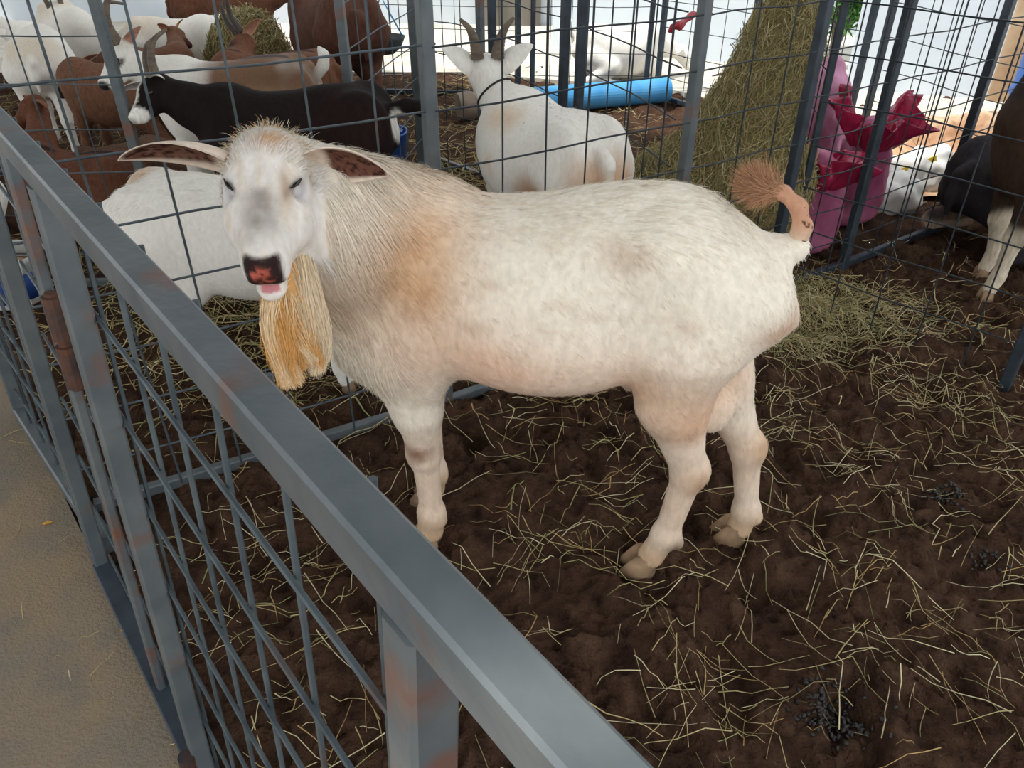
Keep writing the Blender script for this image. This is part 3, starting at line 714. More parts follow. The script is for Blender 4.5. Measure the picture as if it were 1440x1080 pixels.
# ------------------------------------------------------------------ front railing
def wroot(name, loc, label, cat, group=None):
    o = empty(name, loc, label, cat, group=group); o['_w'] = 1; return o
def front_railing():
    RZ = 1.14
    r = wroot('metal_fence', fence_xy(.2), 'near grey steel fence panel with a worn thick top rail along the concrete path', 'fence')
    b = MB(); nrm3 = np.array([FN[0], FN[1], 0]); b.bar(fence_xy(-.5, RZ - .0175, -.0125), fence_xy(2.45, RZ - .0175, -.0125), .027, .035, bevel=.0025); b.build('top_rail', M['steel'], r)
    def post(s, s2=None, w_=.045, z0=-.01, z1=RZ - .035, m='steel', off=-.012, name='post', d=.028):
        a = fence_xy(s, z0, off); c = fence_xy(s if s2 is None else s2, z1, off); bb = MB(); bb.bar(a, c, w_, d, upv=(FD[0], FD[1], 0), bevel=.003); return bb.build(name, M[m], r)
    post(.93, .98, .03); post(1.62, 1.62, .03); post(1.66, 1.66, .03); post(.205, .215, .030); post(1.19, 1.2, .016)
    for s, z in ((1.17, .86), (1.17, .78)):
        bb = MB(); bb.tube([fence_xy(s, z - .035, -.012), fence_xy(s, z + .035, -.012)], .014, 12); bb.tube([fence_xy(s, z - .04, -.012), fence_xy(s, z + .04, -.012)], .009, 12); bb.build('hinge', M['rust'], r, smooth=False)
    bb = MB(); bb.tube([fence_xy(.93, .02, -.035), fence_xy(.93, .13, -.035)], .014, 12); bb.build('hinge', M['rust'], r)
    bb = MB(); bb.bar(fence_xy(-.5, .012, -.012), fence_xy(1.62, .012, -.012), .04, .025); bb.build('bottom_rail', M['steel_dark'], r)
    m = MB()
    for i in range(16):
        s = .30 + .135 * i
        if s > 1.6: break
        m.tube([fence_xy(s - .03, .02, .012), fence_xy(s, RZ - .020, .012)], .0030, 6)
    for z in (.05, .19, .34, .49, .64, .79, .94):
        m.tube([fence_xy(-.45, z, .006), fence_xy(1.6, z, .006)], .0030, 6)
    m.build('wire_mesh', M['wire'], r)
    # hinged gate farther along the path
    g = wroot('gate', fence_xy(1.7), 'mesh gate hinged beyond the near panel, its broad bottom rail lying on the path edge', 'gate')
    A = np.array([-.985, 1.335, 0]); B = np.array([-1.489, 1.889, 0]); lean = np.array([.04, .03, 0])
    b = MB(); b.bar(A + [0, 0, .03], B + [0, 0, .03], .04, .05); b.build('bottom_rail', M['steel'], g)
    for q in (B,):
        b = MB(); b.bar(q, q + lean + [0, 0, 1.0], .045, .04); b.build('post', M['steel'], g)
    b = MB(); b.bar(A + lean + [0, 0, 1.0], B + lean + [0, 0, 1.0], .035, .04); b.build('top_rail', M['steel'], g)
    m = MB(); n_ = 6
    for i in range(1, n_):
        q = A + (B - A) * i / n_; m.tube([q + [0, 0, .03], q + lean + [0, 0, 1.0]], .0038, 6)
    for z in (.12, .27, .42, .57, .72, .87): m.tube([A + lean * z + [0, 0, z], B + lean * z + [0, 0, z]], .0038, 6)
    m.build('wire_mesh', M['wire'], g)
front_railing()

# ------------------------------------------------------------------ the herd
W_, CR, BR, RB, DK, BK = srgb(236, 232, 222), srgb(228, 216, 190), srgb(130, 84, 58), srgb(118, 68, 44), srgb(62, 46, 38), srgb(20, 17, 18)
def blob(c, col, p, ctr, rad, s=7, hard=.25, amp=1.0):
    d = np.sqrt((((p - np.array(ctr)) / np.array(rad)) ** 2).sum(1)) + (fbm(p * 9, 2, s) - .5) * .5
    a = (sstep(1 + hard, 1 - hard, d) * amp)[:, None]; return c * (1 - a) + col * a
def base_coat(col, var=.12, s=3):
    return lambda p: np.tile(col, (len(p), 1)) * (1 + (fbm(p * 10, 3, s)[:, None] - .5) * 2 * var)
def herd_goat(label, loc, yaw, sc, poll, nose, paint, name='goat', pose='stand', horns=None, ears='out', ear_col=None, ear_in=None, tail='up', legs=(0, 0, 0, 0), res=.0125, headup=(0, 0, 1), fur=0, fat=1.0, horn_m='horn', collar=False, group=None):
    """poll and nose are world points; legs shifts each hoof along the body"""
    loc = np.array([loc[0], loc[1], 0.]); root = empty(name, loc, label, 'goat', R(yaw), group, sc)
    tl = lambda p: to_local(p, loc, R(yaw), sc)
    dz = -.30 if pose == 'lie' else 0.0
    xs = np.array([-.37, -.32, -.24, -.12, 0, .12, .22, .30, .35]); top = np.array([.60, .68, .735, .745, .725, .72, .735, .72, .64]) + dz
    bot = np.array([.52, .47, .43, .37, .335, .335, .36, .40, .50]) + dz; hw = np.array([.05, .10, .135, .16, .175, .17, .145, .115, .06]) * fat
    if pose == 'lie': hw = hw * 1.12
    pr = [loft(xs, top, bot, hw, .04)]
    P, Nn = tl(poll), tl(nose); m = Nn - P; hl = np.linalg.norm(m); Rm, H = head_frame(P, m, dir_local(np.array(headup, float), R(yaw)) if headup != (0, 0, 1) else (0, 0, 1)); k_ = hl / .235
    h = lambda x, y, z: H(x * k_, y * k_, z * k_)
    nbase = np.array([.27, 0, .63 + dz]); nb = h(.035, 0, -.075); mid = (nbase + nb) / 2 - np.array([0, 0, .01])
    pr += [cap(nbase, mid, .115, .075, .05), cap(mid, nb, .075, .055, .04), ell((.27, 0, .50 + dz), (.09, .085, .12), .05)]
    for s in (1, -1): pr += [ell((.22, s * .08, .56 + dz), (.09, .06, .14), .04), ell((-.25, s * .085, .60 + dz), (.11, .065, .14), .05)]
    rc = lambda pts, rs: [cap(pts[i], pts[i + 1], rs[i], rs[i + 1], .025) for i in range(len(pts) - 1)]
    hoofs = []
    if pose == 'stand':
        for q, s in enumerate((1, -1)):
            d = legs[q]; pr += rc([(.23, s * .085, .48), (.235 + d * .3, s * .085, .39), (.24 + d * .6, s * .085, .24), (.24 + d, s * .085, .09), (.255 + d, s * .085, .04)], [.07, .048, .031, .023, .027]); pr.append(ell((.24 + d * .6, s * .085, .24), (.032, .03, .036), .02)); hoofs.append((.262 + d, s * .085))
            d = legs[2 + q]; pr += rc([(-.24, s * .09, .56), (-.18 + d * .2, s * .085, .42), (-.30 + d * .6, s * .08, .27), (-.28 + d, s * .08, .09), (-.265 + d, s * .08, .04)], [.10, .07, .032, .024, .027]); hoofs.append((-.255 + d, s * .08))
    else:
        for s in (1, -1):
            pr += rc([(.24, s * .10, .16), (.36, s * .11, .07), (.40, s * .11, .045), (.30, s * .13, .032), (.22, s * .135, .03)], [.06, .045, .035, .024, .026]); hoofs.append((.205, s * .135))
            pr += rc([(-.22, s * .11, .22), (-.08, s * .17, .15), (-.26, s * .19, .06), (-.10, s * .20, .035), (-.05, s * .20, .03)], [.10, .07, .035, .024, .026]); hoofs.append((-.03, s * .20))
    if tail == 'up': pr += rc([(-.35, 0, .655 + dz), (-.39, 0, .70 + dz), (-.40, 0, .745 + dz), (-.38, 0, .775 + dz)], [.026, .022, .020, .012])
    elif tail == 'out': pr += rc([(-.35, 0, .655 + dz), (-.41, 0, .67 + dz), (-.47, 0, .655 + dz), (-.52, 0, .63 + dz)], [.026, .022, .026, .012])
    else: pr += rc([(-.35, 0, .655 + dz), (-.385, 0, .63 + dz), (-.395, 0, .55 + dz), (-.395, 0, .47 + dz)], [.026, .024, .022, .01])
    el = lambda c, r, kk=.02: ell(h(*c), np.array(r) * k_, kk, Rm)
    pr += [el((.05, 0, -.05), (.075, .055, .052)), el((.085, .036, -.035), (.03, .02, .02), .012), el((.085, -.036, -.035), (.03, .02, .02), .012),
           cap(h(.09, 0, -.055), h(.20, 0, -.070), .042 * k_, .027 * k_, .03), cap(h(.07, 0, -.10), h(.19, 0, -.098), .036 * k_, .020 * k_, .02), el((.216, 0, -.074), (.020, .025, .024), .01)]
    v, f, n = body_mesh(pr, res, 1)
    hc = lambda p: ((p - P) @ Rm) / k_
    C = paint(v, hc(v)); C = np.clip(C, .003, .9)
    q = hc(v); ns = np.exp(-(((q[:, 0] - .232) / .012) ** 2 + (q[:, 1] / .02) ** 2 + ((q[:, 2] + .072) / .016) ** 2))[:, None] * .6
    C = C * (1 - ns) + srgb(60, 44, 40) * ns
    mesh_obj('body', v, f, M['herd_white' if ear_col is W_ and horn_m != 'pied' and float(C.mean()) > .45 else 'herd'], root, smooth=True, cols=C)
    for (x, y) in hoofs:
        b = MB()
        for s in (1, -1): b.lathe([(.002, -.012), (.026, -.012), (.025, .004), (.018, .034), (.002, .036)], (x, y + s * .013, .008), 10, .55)
        b.build('hoof', M['hoof'], root, smooth=True)
    ec = ear_col if ear_col is not None else C.mean(0); ei = ear_in if ear_in is not None else srgb(176, 128, 108)
    for s in (1, -1):
        tp = {'out': h(.03, s * .17, -.055), 'up': h(-.0, s * .13, .02), 'down': h(.07, s * .14, -.11), 'back': h(-.06, s * .14, -.03), 'fwd': h(.13, s * .13, .03)}[ears]
        ear_part(root, h(.03, s * .045, -.04), tp, Rm[:, 0] * .8 - Rm[:, 2] * .5, .062 * k_, ec, ei)
        b = MB(); ctr = h(.098, s * .048, -.048)
        b.lathe([(.0005, -.009), (.006, -.007), (.009, 0), (.006, .007), (.0005, .009)], ctr, 10); b.build('eye', M['eye'], root, smooth=True)
    if horns:
        for s in (1, -1):
            pts = [h(x, s * y, z) for x, y, z in horns]; horn_part(root, pts, .019 * k_, M[horn_m], .005)
    if collar:
        b = MB(); cc = (mid * .55 + nb * .45); ax = (nb - mid) / np.linalg.norm(nb - mid); xx = np.cross(ax, (0, 1., 0)); xx /= np.linalg.norm(xx); yy = np.cross(ax, xx)
        b.tube([cc + (xx * math.cos(t) + yy * math.sin(t)) * .078 for t in np.linspace(0, 2 * math.pi, 25)], .004, 6); b.build('collar', M['collar'], root)
    if fur:
        cf = lambda p, nn: np.clip(paint(p, hc(p)), .003, .9)
        fur_part('fur', root, v, f, n, cf, fur, lambda p, nn: np.where(p[:, 2] > .68 + dz, .028, .015), lambda p, nn: np.tile(np.array([-.8, 0, -.5]), (len(p), 1)), lift=.35, width=.0026)
    return root

H_BACK = [(.01, .025, -.01), (-.02, .03, .07), (-.09, .045, .13), (-.17, .07, .14), (-.23, .09, .10)]
H_SHORT = [(.01, .025, -.01), (-.01, .03, .06), (-.05, .04, .11), (-.10, .05, .13)]
def A3(px, py, t): return pt(px, py, t)

# white goat just behind the wire, its head behind the billy
white = lambda p, q: blob(blob(base_coat(W_, .05)(p), srgb(206, 170, 130), p, (-.27, .06, .72), (.05, .08, .04), hard=.6, amp=.7), srgb(222, 200, 168), p, (-.1, .1, .7), (.14, .1, .05), hard=.8, amp=.4)
herd_goat('white goat behind the wire panel, partly hidden by the billy goat and its head', (-.80, 2.11), 4, .93, A3(452, 330, 2.2), A3(462, 400, 2.15), white, fur=9000, fat=.95, tail='down', legs=(.0, .03, .06, .10), ear_col=W_)
# white goat beyond the gate
herd_goat('white goat at the gate, only a slice of its flank beside the blue-labelled bucket', (-2.02, 2.55), 150, .85, (-2.6, 2.8, .55), (-2.72, 2.95, .42), lambda p, q: base_coat(W_, .05)(p), legs=(0, 0, 0, 0), ear_col=W_)
# black goat with white blaze
def black_p(p, q):
    c = base_coat(srgb(30, 22, 21), .3)(p); c = blob(c, srgb(40, 22, 18), p, (-.2, .1, .55), (.16, .2, .2), amp=.6)
    c = blob(c, W_, p, (-.375, 0, .60), (.035, .09, .07), hard=.15)
    c = blob(c, W_, q, (.205, 0, -.085), (.045, .06, .05), hard=.1); c = blob(c, W_, q, (.12, 0, -.03), (.10, .016, .05), hard=.15)
    c = blob(c, srgb(26, 20, 20), q, (.245, 0, -.07), (.012, .03, .02), hard=.3)
    return c
herd_goat('black goat with a white muzzle, white ears and white rump patch, looking toward the railing', (-.80, 2.93), 181, 1.0, A3(214, 100, 2.76), A3(163, 152, 2.68), black_p, horns=[(.01, .025, -.01), (-.03, .03, .04), (-.09, .04, .075), (-.16, .05, .07)], ears='fwd', ear_col=W_, ear_in=srgb(210, 200, 196), tail='out', headup=(-.5, 0, .9), legs=(.02, -.03, 0, -.05), fat=.82)
# pied goat: white front, brown back
def pied_p(p, q):
    c = base_coat(W_, .06)(p); c = blob(c, srgb(124, 94, 72), p, (-.12, 0, .60), (.28, .3, .22), hard=.2); c = blob(c, srgb(206, 176, 136), p, (-.18, .17, .50), (.14, .08, .12), hard=.8, amp=.7)
    c = blob(c, srgb(54, 40, 34), p, (-.08, 0, .755), (.26, .035, .03), hard=.2)
    for s in (1, -1): c = blob(c, srgb(36, 30, 28), q, (.13, s * .045, -.06), (.09, .013, .014), hard=.3)
    c = blob(c, srgb(30, 26, 26), q, (.225, .0, -.08), (.022, .035, .03), hard=.2)
    return c
herd_goat('white-fronted goat with a brown back, striped face and big swept-back horns', (-1.20, 3.52), 182, .98, A3(166, 60, 3.25), A3(120, 106, 3.15), pied_p, horns=H_BACK, ears='back', ear_col=W_, headup=(-.6, 0, .8), legs=(.0, .0, 0, 0))
brown = lambda col, st=True, leg=True: (lambda p, q: (lambda c: blob(blob(c, DK, p, (-.05, 0, .76), (.36, .03, .035), hard=.2) if st else c, DK, p, (0, 0, .12), (.6, .3, .16), hard=.3, amp=.8 if leg else 0))(base_coat(col, .16)(p)))
# brown ones on the left
def red_lie(p, q):
    c = base_coat(srgb(104, 66, 48), .18)(p); return blob(c, srgb(40, 24, 18), p, (-.05, 0, .46), (.36, .03, .04), hard=.2)
herd_goat('reddish brown goat lying closest to the corner of the wire pen', (-1.93, 3.42), 168, .80, A3(45, 130, 3.65), A3(2, 168, 3.60), red_lie, pose='lie', ears='out', ear_col=srgb(124, 86, 64), tail='down')
def tan2(p, q):
    c = base_coat(srgb(118, 84, 64), .14)(p); return blob(c, srgb(44, 30, 26), q, (.20, 0, -.08), (.05, .05, .06), hard=.2)
herd_goat('chestnut goat with its head lowered behind the reddish lying goat', (-2.02, 4.12), 172, .80, A3(98, 80, 4.15), A3(74, 122, 4.05), tan2, ears='back', ear_col=srgb(150, 96, 66), legs=(.05, .0, 0, 0), tail='down')
herd_goat('grey-brown goat lying behind the reddish brown goat, below the black goat muzzle', (-1.62, 3.80), 175, .68, (-2.1, 3.75, .28), (-2.2, 3.66, .16), lambda p, q: base_coat(srgb(104, 82, 68), .15)(p), pose='lie', ear_col=srgb(110, 84, 68), tail='down')
# whites at the back
dirty = lambda p, q: blob(base_coat(W_, .06)(p), srgb(206, 180, 140), p, (-.2, 0, .7), (.2, .2, .08), hard=.8, amp=.5)
herd_goat('stout white goat with its rump toward the railing, behind the lowered chestnut head', (-2.62, 4.55), 112, .88, (-3.0, 5.05, .62), (-3.1, 5.25, .50), dirty, fat=1.15, ear_col=W_, legs=(0, 0, 0, 0), tail='down')
herd_goat('white horned goat facing the railing among the white ones at the back', (-3.02, 5.70), -50, .86, A3(84, 24, 5.25), A3(104, 48, 5.1), lambda p, q: blob(dirty(p, q), srgb(190, 160, 120), q, (.1, .03, -.04), (.05, .03, .03), hard=.5, amp=.6), horns=H_SHORT, ear_col=W_, horn_m='horn', ears='down', headup=(.2, -.4, .9))
herd_goat('white goat standing beyond the big curved horns of the pied goat', (-2.25, 5.50), 12, .80, (-1.85, 5.75, .62), (-1.70, 5.8, .5), dirty, ear_col=W_, tail='down', fat=1.05)
herd_goat('cream goat lying farthest back in the corner', (-3.5, 6.45), 185, .95, (-4.0, 6.4, .52), (-4.15, 6.3, .40), dirty, pose='lie', ear_col=W_)
# brown goat looking away to the hay, brown ones eating
def br4(p, q): return blob(base_coat(srgb(112, 78, 60), .12)(p), srgb(70, 42, 32), q, (.2, 0, -.07), (.05, .05, .05), hard=.3)
herd_goat('brown hornless goat with pale ears raised, watching the hay', (-2.17, 4.84), 14, .72, A3(240, 34, 4.75), A3(270, 54, 4.72), br4, ears='up', ear_col=srgb(176, 128, 92), tail='down', pose='stand', legs=(0, 0, 0, 0))
def br5(p, q):
    c = base_coat(srgb(116, 80, 60), .12)(p); c = blob(c, srgb(46, 34, 30), q, (.16, 0, -.03), (.09, .06, .04), hard=.3); return blob(c, DK, p, (-.05, 0, .755), (.36, .03, .03), hard=.2)
herd_goat('brown goat with upright horns and a dark face eating from the hay heap', (-1.20, 4.12), 180, .86, A3(338, 44, 4.0), A3(303, 78, 3.9), br5, horns=[(.01, .025, -.01), (-.0, .03, .08), (-.05, .04, .15), (-.12, .05, .19)], ears='back', ear_col=srgb(190, 150, 120), tail='down', headup=(-.6, 0, .8), horn_m='horn_dark')
def br6(p, q):
    c = base_coat(srgb(90, 60, 48), .14)(p); c = blob(c, srgb(24, 20, 20), p, (-.05, 0, .76), (.38, .05, .05), hard=.2); c = blob(c, srgb(34, 24, 22), p, (.27, 0, .45), (.06, .14, .3), hard=.2); return blob(c, srgb(40, 28, 26), p, (0, 0, .12), (.6, .3, .2), hard=.2)
herd_goat('tall bay brown goat with a black back stripe and dark forelegs, standing past the hay', (-1.02, 4.78), 122, 1.15, (-1.32, 5.42, 1.15), (-1.50, 5.55, 1.0), br6, ears='back', ear_col=srgb(128, 72, 48), tail='down', fat=.85)
herd_goat('dark brown goat at the far end behind the hay heap', (-2.1, 6.15), 5, .95, (-1.65, 6.3, .72), (-1.45, 6.35, .6), lambda p, q: base_coat(srgb(100, 66, 50), .16)(p), ear_col=srgb(100, 66, 50), tail='down')
# white horned nanny seen from behind
def nanny(p, q):
    c = base_coat(W_, .05)(p); c = blob(c, srgb(188, 134, 88), p, (-.20, .15, .46), (.11, .09, .12), hard=.4, amp=.9); c = blob(c, srgb(196, 150, 106), p, (-.36, 0, .52), (.07, .16, .13), hard=.4, amp=.8)
    c = blob(c, srgb(206, 170, 126), p, (.10, .10, .66), (.12, .08, .05), hard=.6, amp=.7); c = blob(c, srgb(210, 160, 116), p, (.04, .17, .54), (.05, .05, .05), hard=.5, amp=.7)
    return c
herd_goat('white horned nanny goat with brown-stained hindquarters, standing with its back to the billy', (.13, 2.74), 117, .98, A3(686, 76, 2.85), A3(672, 74, 3.13), nanny, horns=[(.01, .028, -.01), (-.0, .035, .03), (-.01, .05, .065), (-.01, .075, .09)], ears='up', ear_col=W_, ear_in=srgb(214, 190, 176), fur=6000, fat=1.28, tail='down', horn_m='horn', collar=True, legs=(0, .0, 0, 0))
herd_goat('white goat lying beyond the blue pipe', (.80, 6.35), 10, .95, (1.35, 6.5, .25), (1.47, 6.45, .10), lambda p, q: base_coat(W_, .05)(p), pose='lie', ear_col=W_)
# right edge
def dark_r(p, q):
    c = base_coat(srgb(62, 46, 36), .2)(p); c = blob(c, srgb(34, 28, 26), p, (.1, 0, .72), (.3, .2, .1), hard=.3); c = blob(c, srgb(214, 200, 176), p, (0, 0, .08), (.6, .3, .24), hard=.12)
    return blob(blob(c, srgb(214, 200, 180), p, (.30, .09, .67), (.02, .05, .02), hard=.3), srgb(214, 200, 180), p, (.27, .10, .60), (.02, .05, .02), hard=.3)
herd_goat('dark brown goat with pale cream shanks standing at the right-hand wire', (2.13, 2.80), 186, 1.05, (2.05, 2.95, 1.28), (2.25, 2.98, 1.16), dark_r, ears='down', ear_col=srgb(60, 44, 36), legs=(.02, -.07, 0, 0), tail='down', fat=.9)
def bk_lie(p, q):
    c = base_coat(srgb(46, 42, 44), .25)(p); c = blob(c, srgb(196, 160, 132), p, (.1, .17, .12), (.34, .12, .10), hard=.3); return blob(c, srgb(206, 180, 156), p, (-.1, .21, .05), (.25, .08, .06), hard=.2)
herd_goat('dark grey goat with a tan belly lying behind the cream-shanked goat', (2.24, 3.21), 16, 1.08, (2.70, 3.45, .42), (2.82, 3.32, .26), bk_lie, pose='lie', ear_col=srgb(50, 44, 44), tail='down')

# ------------------------------------------------------------------ wire panels
def panel(label, a, b, hgt=1.35, tube=.034, step=.15, m='steel_dark', wm='wire_dark', posts=(0, 1), mid=(), rw=.0026, z0=.0, rail=True, lean=(0, 0)):
    a = np.array([*a, 0.]); b = np.array([*b, 0.]); ln = np.array([*lean, 0.]); r = wroot('metal_fence', (*a[:2], 0), label, 'fence')
    L = np.linalg.norm(b - a); d = (b - a) / L; up_ = np.array([0, 0, 1.])
    a_ = a - d * .0 if 0 in posts else a - d * .05; b_ = b if 1 in posts else b + d * .03; e0 = tube if 0 in posts else 0
    ends = [0] * (0 in posts) + [1] * (1 in posts) + list(mid)
    for t in ends:
        q = a + d * (tube * .55 + (L - tube * 1.1) * t); bb = MB(); bb.bar(q + [0, 0, -.03], q + ln + up_ * hgt, tube, tube, upv=d, bevel=.003); bb.build('post', M[m], r)
    if rail:
        for z, nm in ((.02, 'bottom_rail'), (hgt - .02, 'top_rail')):
            bb = MB(); bb.bar(a_ + d * e0 + ln * z / hgt + up_ * z, b - d * tube + ln * z / hgt + up_ * z, tube * .8, tube * .9); bb.build(nm, M[m], r)
    mb = MB(); n_ = max(1, int(round(L / step))); nz = int(round(hgt / .155)); nrm_ = np.array([-d[1], d[0], 0]) * tube * -.4
    ph = rng.random() * 6
    for i in range(1, n_):
        x = L * i / n_; pts_ = [a + d * (x + .003 * math.sin(ph + i * 2.1 + k)) + ln * (k / 3) + up_ * (.02 + (hgt - .04) * k / 3) + nrm_ for k in range(4)]; mb.tube(pts_, rw, 6)
    for i in range(1, nz):
        z = hgt * i / nz; pts_ = [a_ + d * e0 + (b_ - a_ - d * e0) * k / 5 + ln * z / hgt + up_ * (z + .004 * math.sin(ph + i + k * 1.7)) + nrm_ for k in range(6)]; mb.tube(pts_, rw, 6)
    mb.build('wire_mesh', M[wm], r)
    return r
P0, P1, P2, P3, P4, P5 = (-1.06, 1.50), (-.17, 1.98), (.584, 2.451), (1.03, 2.73), (1.41, 2.97), (1.99, 3.37)
sh = lambda a, b, e=.02: ((a[0] + (b[0]-a[0])*e, a[1] + (b[1]-a[1])*e), (b[0] - (b[0]-a[0])*e, b[1] - (b[1]-a[1])*e))
panel('wire divider panel that starts at the railing and passes behind the billy goat head', *sh(P0, P1), rw=.0030, posts=(1,), m='steel', wm='wire')
panel('wire divider panel behind the billy goat back, in front of the horned nanny goat', *sh(P1, P2), rw=.0028, posts=(1,), m='steel')
panel('wire divider panel in front of the hay pile, behind the billy goat tail', *sh(P2, P3), posts=(1,))
panel('short wire divider panel in front of the plum sacks', *sh(P3, P4), posts=(1,))
panel('wire panel in front of the white sacks and dark lying goat', *sh(P4, P5), posts=(1,))
panel('wire panel beyond the dark lying goat, before the rubble', *sh(P5, (2.75, 3.9)), posts=(1,))
panel('wire panel that comes forward past the cream-shanked goat to the edge of the pen', *sh((1.05, 2.69), (1.66, 2.03), .06), posts=(1,), rail=False)
panel('wire panel in front of the dark brown goat with cream shanks', *sh((1.67, 2.0), (2.35, 1.3)), posts=(1,), rail=False)
panel('low wire panel before the pied goats, with its post beside the black goat muzzle', *sh((-2.45, 2.74), (-1.33, 2.80)), hgt=1.09, m='steel', wm='wire', posts=(1,))
panel('wire panel rising behind the black goat rump to the paired posts', *sh((-.66, 3.18), (-.50, 4.32)), hgt=1.3, m='steel', wm='wire')
panel('wire panel between the paired posts and the nanny goat', *sh((-.455, 4.38), (-.135, 4.04)), hgt=1.35, m='steel')
panel('wire panel right behind the horned nanny goat head', *sh((-.11, 4.0), (.23, 3.34)), hgt=1.35)
panel('wire panel between the nanny goat rump and the hay pile', *sh((.26, 3.28), (.52, 2.47)), hgt=1.35, posts=(0,))
panel('far wire panel behind the blue pipe, with a black bucket hung on it', *sh((-1.5, 6.0), (.08, 5.88), .01), hgt=1.2, mid=(.5,))
panel('far wire panel between the blue pipe and the white goat lying in the sun', *sh((.12, 5.87), (1.0, 5.86), .01), hgt=1.2, mid=(.45,))
panel('far wire panel before the white walls, right of the lying white goat', *sh((1.03, 5.85), (1.98, 4.55), .01), hgt=1.3, mid=(.5,))
panel('wire panel standing at the rubble heap', *sh((2.0, 4.5), (2.3, 3.66), .01), hgt=1.3, posts=(0,))
panel('panel of wire closing the side of the hay pile', (1.14, 2.90), (1.22, 3.55), hgt=1.25, tube=.025, posts=(0,))
panel('wire panel at the back of the goat herd', *sh((-3.9, 5.2), (-3.4, 4.0), .01), hgt=1.1, m='steel', wm='wire')

# ------------------------------------------------------------------ straw and hay
def strands(name, pts3, width, cols, parent=None, lab=None):
    """pts3: n x k x 3 centre lines, each swept as a thin three-sided stalk"""
    n, k, _ = pts3.shape; d = np.gradient(pts3, axis=1); d /= np.linalg.norm(d, axis=2)[..., None] + 1e-9
    ref = np.tile(np.array([0, 0, 1.]), (n, k, 1)) + rng.normal(0, .25, (n, 1, 3)); s = np.cross(d, ref); s /= np.linalg.norm(s, axis=2)[..., None] + 1e-9; t = np.cross(s, d)
    tp = np.linspace(1, .45, k)[None, :, None]; w_ = width[:, None, None] * tp
    V = np.stack([pts3 - s * w_ * .5, pts3 + s * w_ * .5, pts3 + t * w_ * .45], 2)
    base = (np.arange(n) * k * 3)[:, None]; F = []
    for i in range(k - 1):
        for a, b in ((0, 1), (1, 2), (2, 0)): F.append(np.stack([base[:, 0] + i*3+a, base[:, 0] + i*3+b, base[:, 0] + (i+1)*3+b, base[:, 0] + (i+1)*3+a], 1))
    C = np.repeat(cols, k * 3, axis=0)
    o = mesh_obj(name, V.reshape(-1, 3), np.concatenate(F), M['straw'], parent, cols=np.clip(C, 0, .9))
    return o
PAL = np.array([srgb(190, 174, 124), srgb(162, 150, 102), srgb(210, 198, 158), srgb(148, 148, 100), srgb(178, 148, 98), srgb(132, 118, 78)])
def pal(n, p=None): return PAL[rng.choice(6, n, p=p)] * rng.uniform(.8, 1.15, (n, 1))
def lay(xy, length, k=5, zf=None, lift=.004, curl=.5, dirs=None):
    n = len(xy); th = rng.uniform(0, 2 * math.pi, n) if dirs is None else dirs; cv = rng.normal(0, curl, n); kink = (rng.random(n) < .16) * rng.normal(0, 1.0, n); kp = rng.integers(1, k, n)
    P_ = np.zeros((n, k, 3)); cur = np.array(xy, float).copy()
    for i in range(k):
        P_[:, i, :2] = cur; a = th + cv * i / k + kink * (i >= kp); cur = cur + np.stack([np.cos(a), np.sin(a)], 1) * (length / (k - 1))[:, None]
    z = zf(P_[..., 0].ravel(), P_[..., 1].ravel()).reshape(n, k); z = np.maximum(z, z.mean(1)[:, None] - .01)
    P_[..., 2] = z + lift + (rng.random(n) * .012)[:, None] + np.abs(rng.normal(0, .006, (n, k)))
    return P_
def scatter(cx, cy, sx, sy, n, rot=0.0):
    q = rng.normal(0, 1, (n, 2)) * [sx, sy]; c, s = math.cos(rot), math.sin(rot); return np.stack([cx + q[:, 0]*c - q[:, 1]*s, cy + q[:, 0]*s + q[:, 1]*c], 1)
near = np.stack([rng.uniform(-.9, 2.2, 1000), rng.uniform(.35, 3.2, 1000)], 1)
cl = []
for px, py, sx, sy, n in [(1010, 1010, .07, .06, 60), (960, 900, .12, .08, 50), (1330, 560, .14, .10, 300), (1200, 640, .18, .08, 190), (1180, 500, .2, .12, 220), (1290, 760, .18, .09, 80), (760, 760, .16, .05, 110), (840, 640, .14, .1, 80), (1180, 830, .2, .1, 90), (1360, 860, .16, .1, 110), (1340, 980, .14, .08, 80), (460, 880, .06, .05, 30), (430, 780, .06, .05, 40), (520, 1030, .08, .04, 60), (330, 760, .05, .08, 40), (320, 900, .05, .05, 18), (500, 520, .2, .12, 160), (400, 560, .15, .1, 90), (600, 580, .12, .1, 60), (1400, 660, .12, .1, 120), (1120, 560, .1, .1, 90)]:
    c = at(px, py); cl.append(scatter(c[0], c[1], sx * 1.25, sy * 1.25, int(n * .55)))
near = np.concatenate([near] + cl); near = near[(fdist(near[:, 0], near[:, 1]) > .10)]
near = near[fbm(near * 5, 2, 77) + rng.random(len(near)) * .35 > .52]
n = len(near); o = strands('loose_straw', lay(near, rng.uniform(.05, .22, n) * rng.uniform(.5, 1.1, n), zf=ground_z, curl=.22), rng.uniform(.0012, .0034, n), pal(n, [.30, .12, .30, .06, .16, .06])); props(o, 'yellow straw stalks scattered over the brown dirt around the billy goat', 'straw', kind='stuff')
far = np.concatenate([np.stack([rng.uniform(-4, 3, 5200), rng.uniform(1.9, 6.6, 5200)], 1), scatter(-.6, 3.6, .5, .6, 1500), scatter(.1, 3.3, .5, .4, 900), scatter(-1.1, 2.5, .3, .3, 500)])
far = far[(fdist(far[:, 0], far[:, 1]) > .12) & (far[:, 1] < 6.5 - 1.0 * np.maximum(far[:, 0], 0)) & ((far[:, 0] < .85) | (rng.random(len(far)) < .2))]; n = len(far)
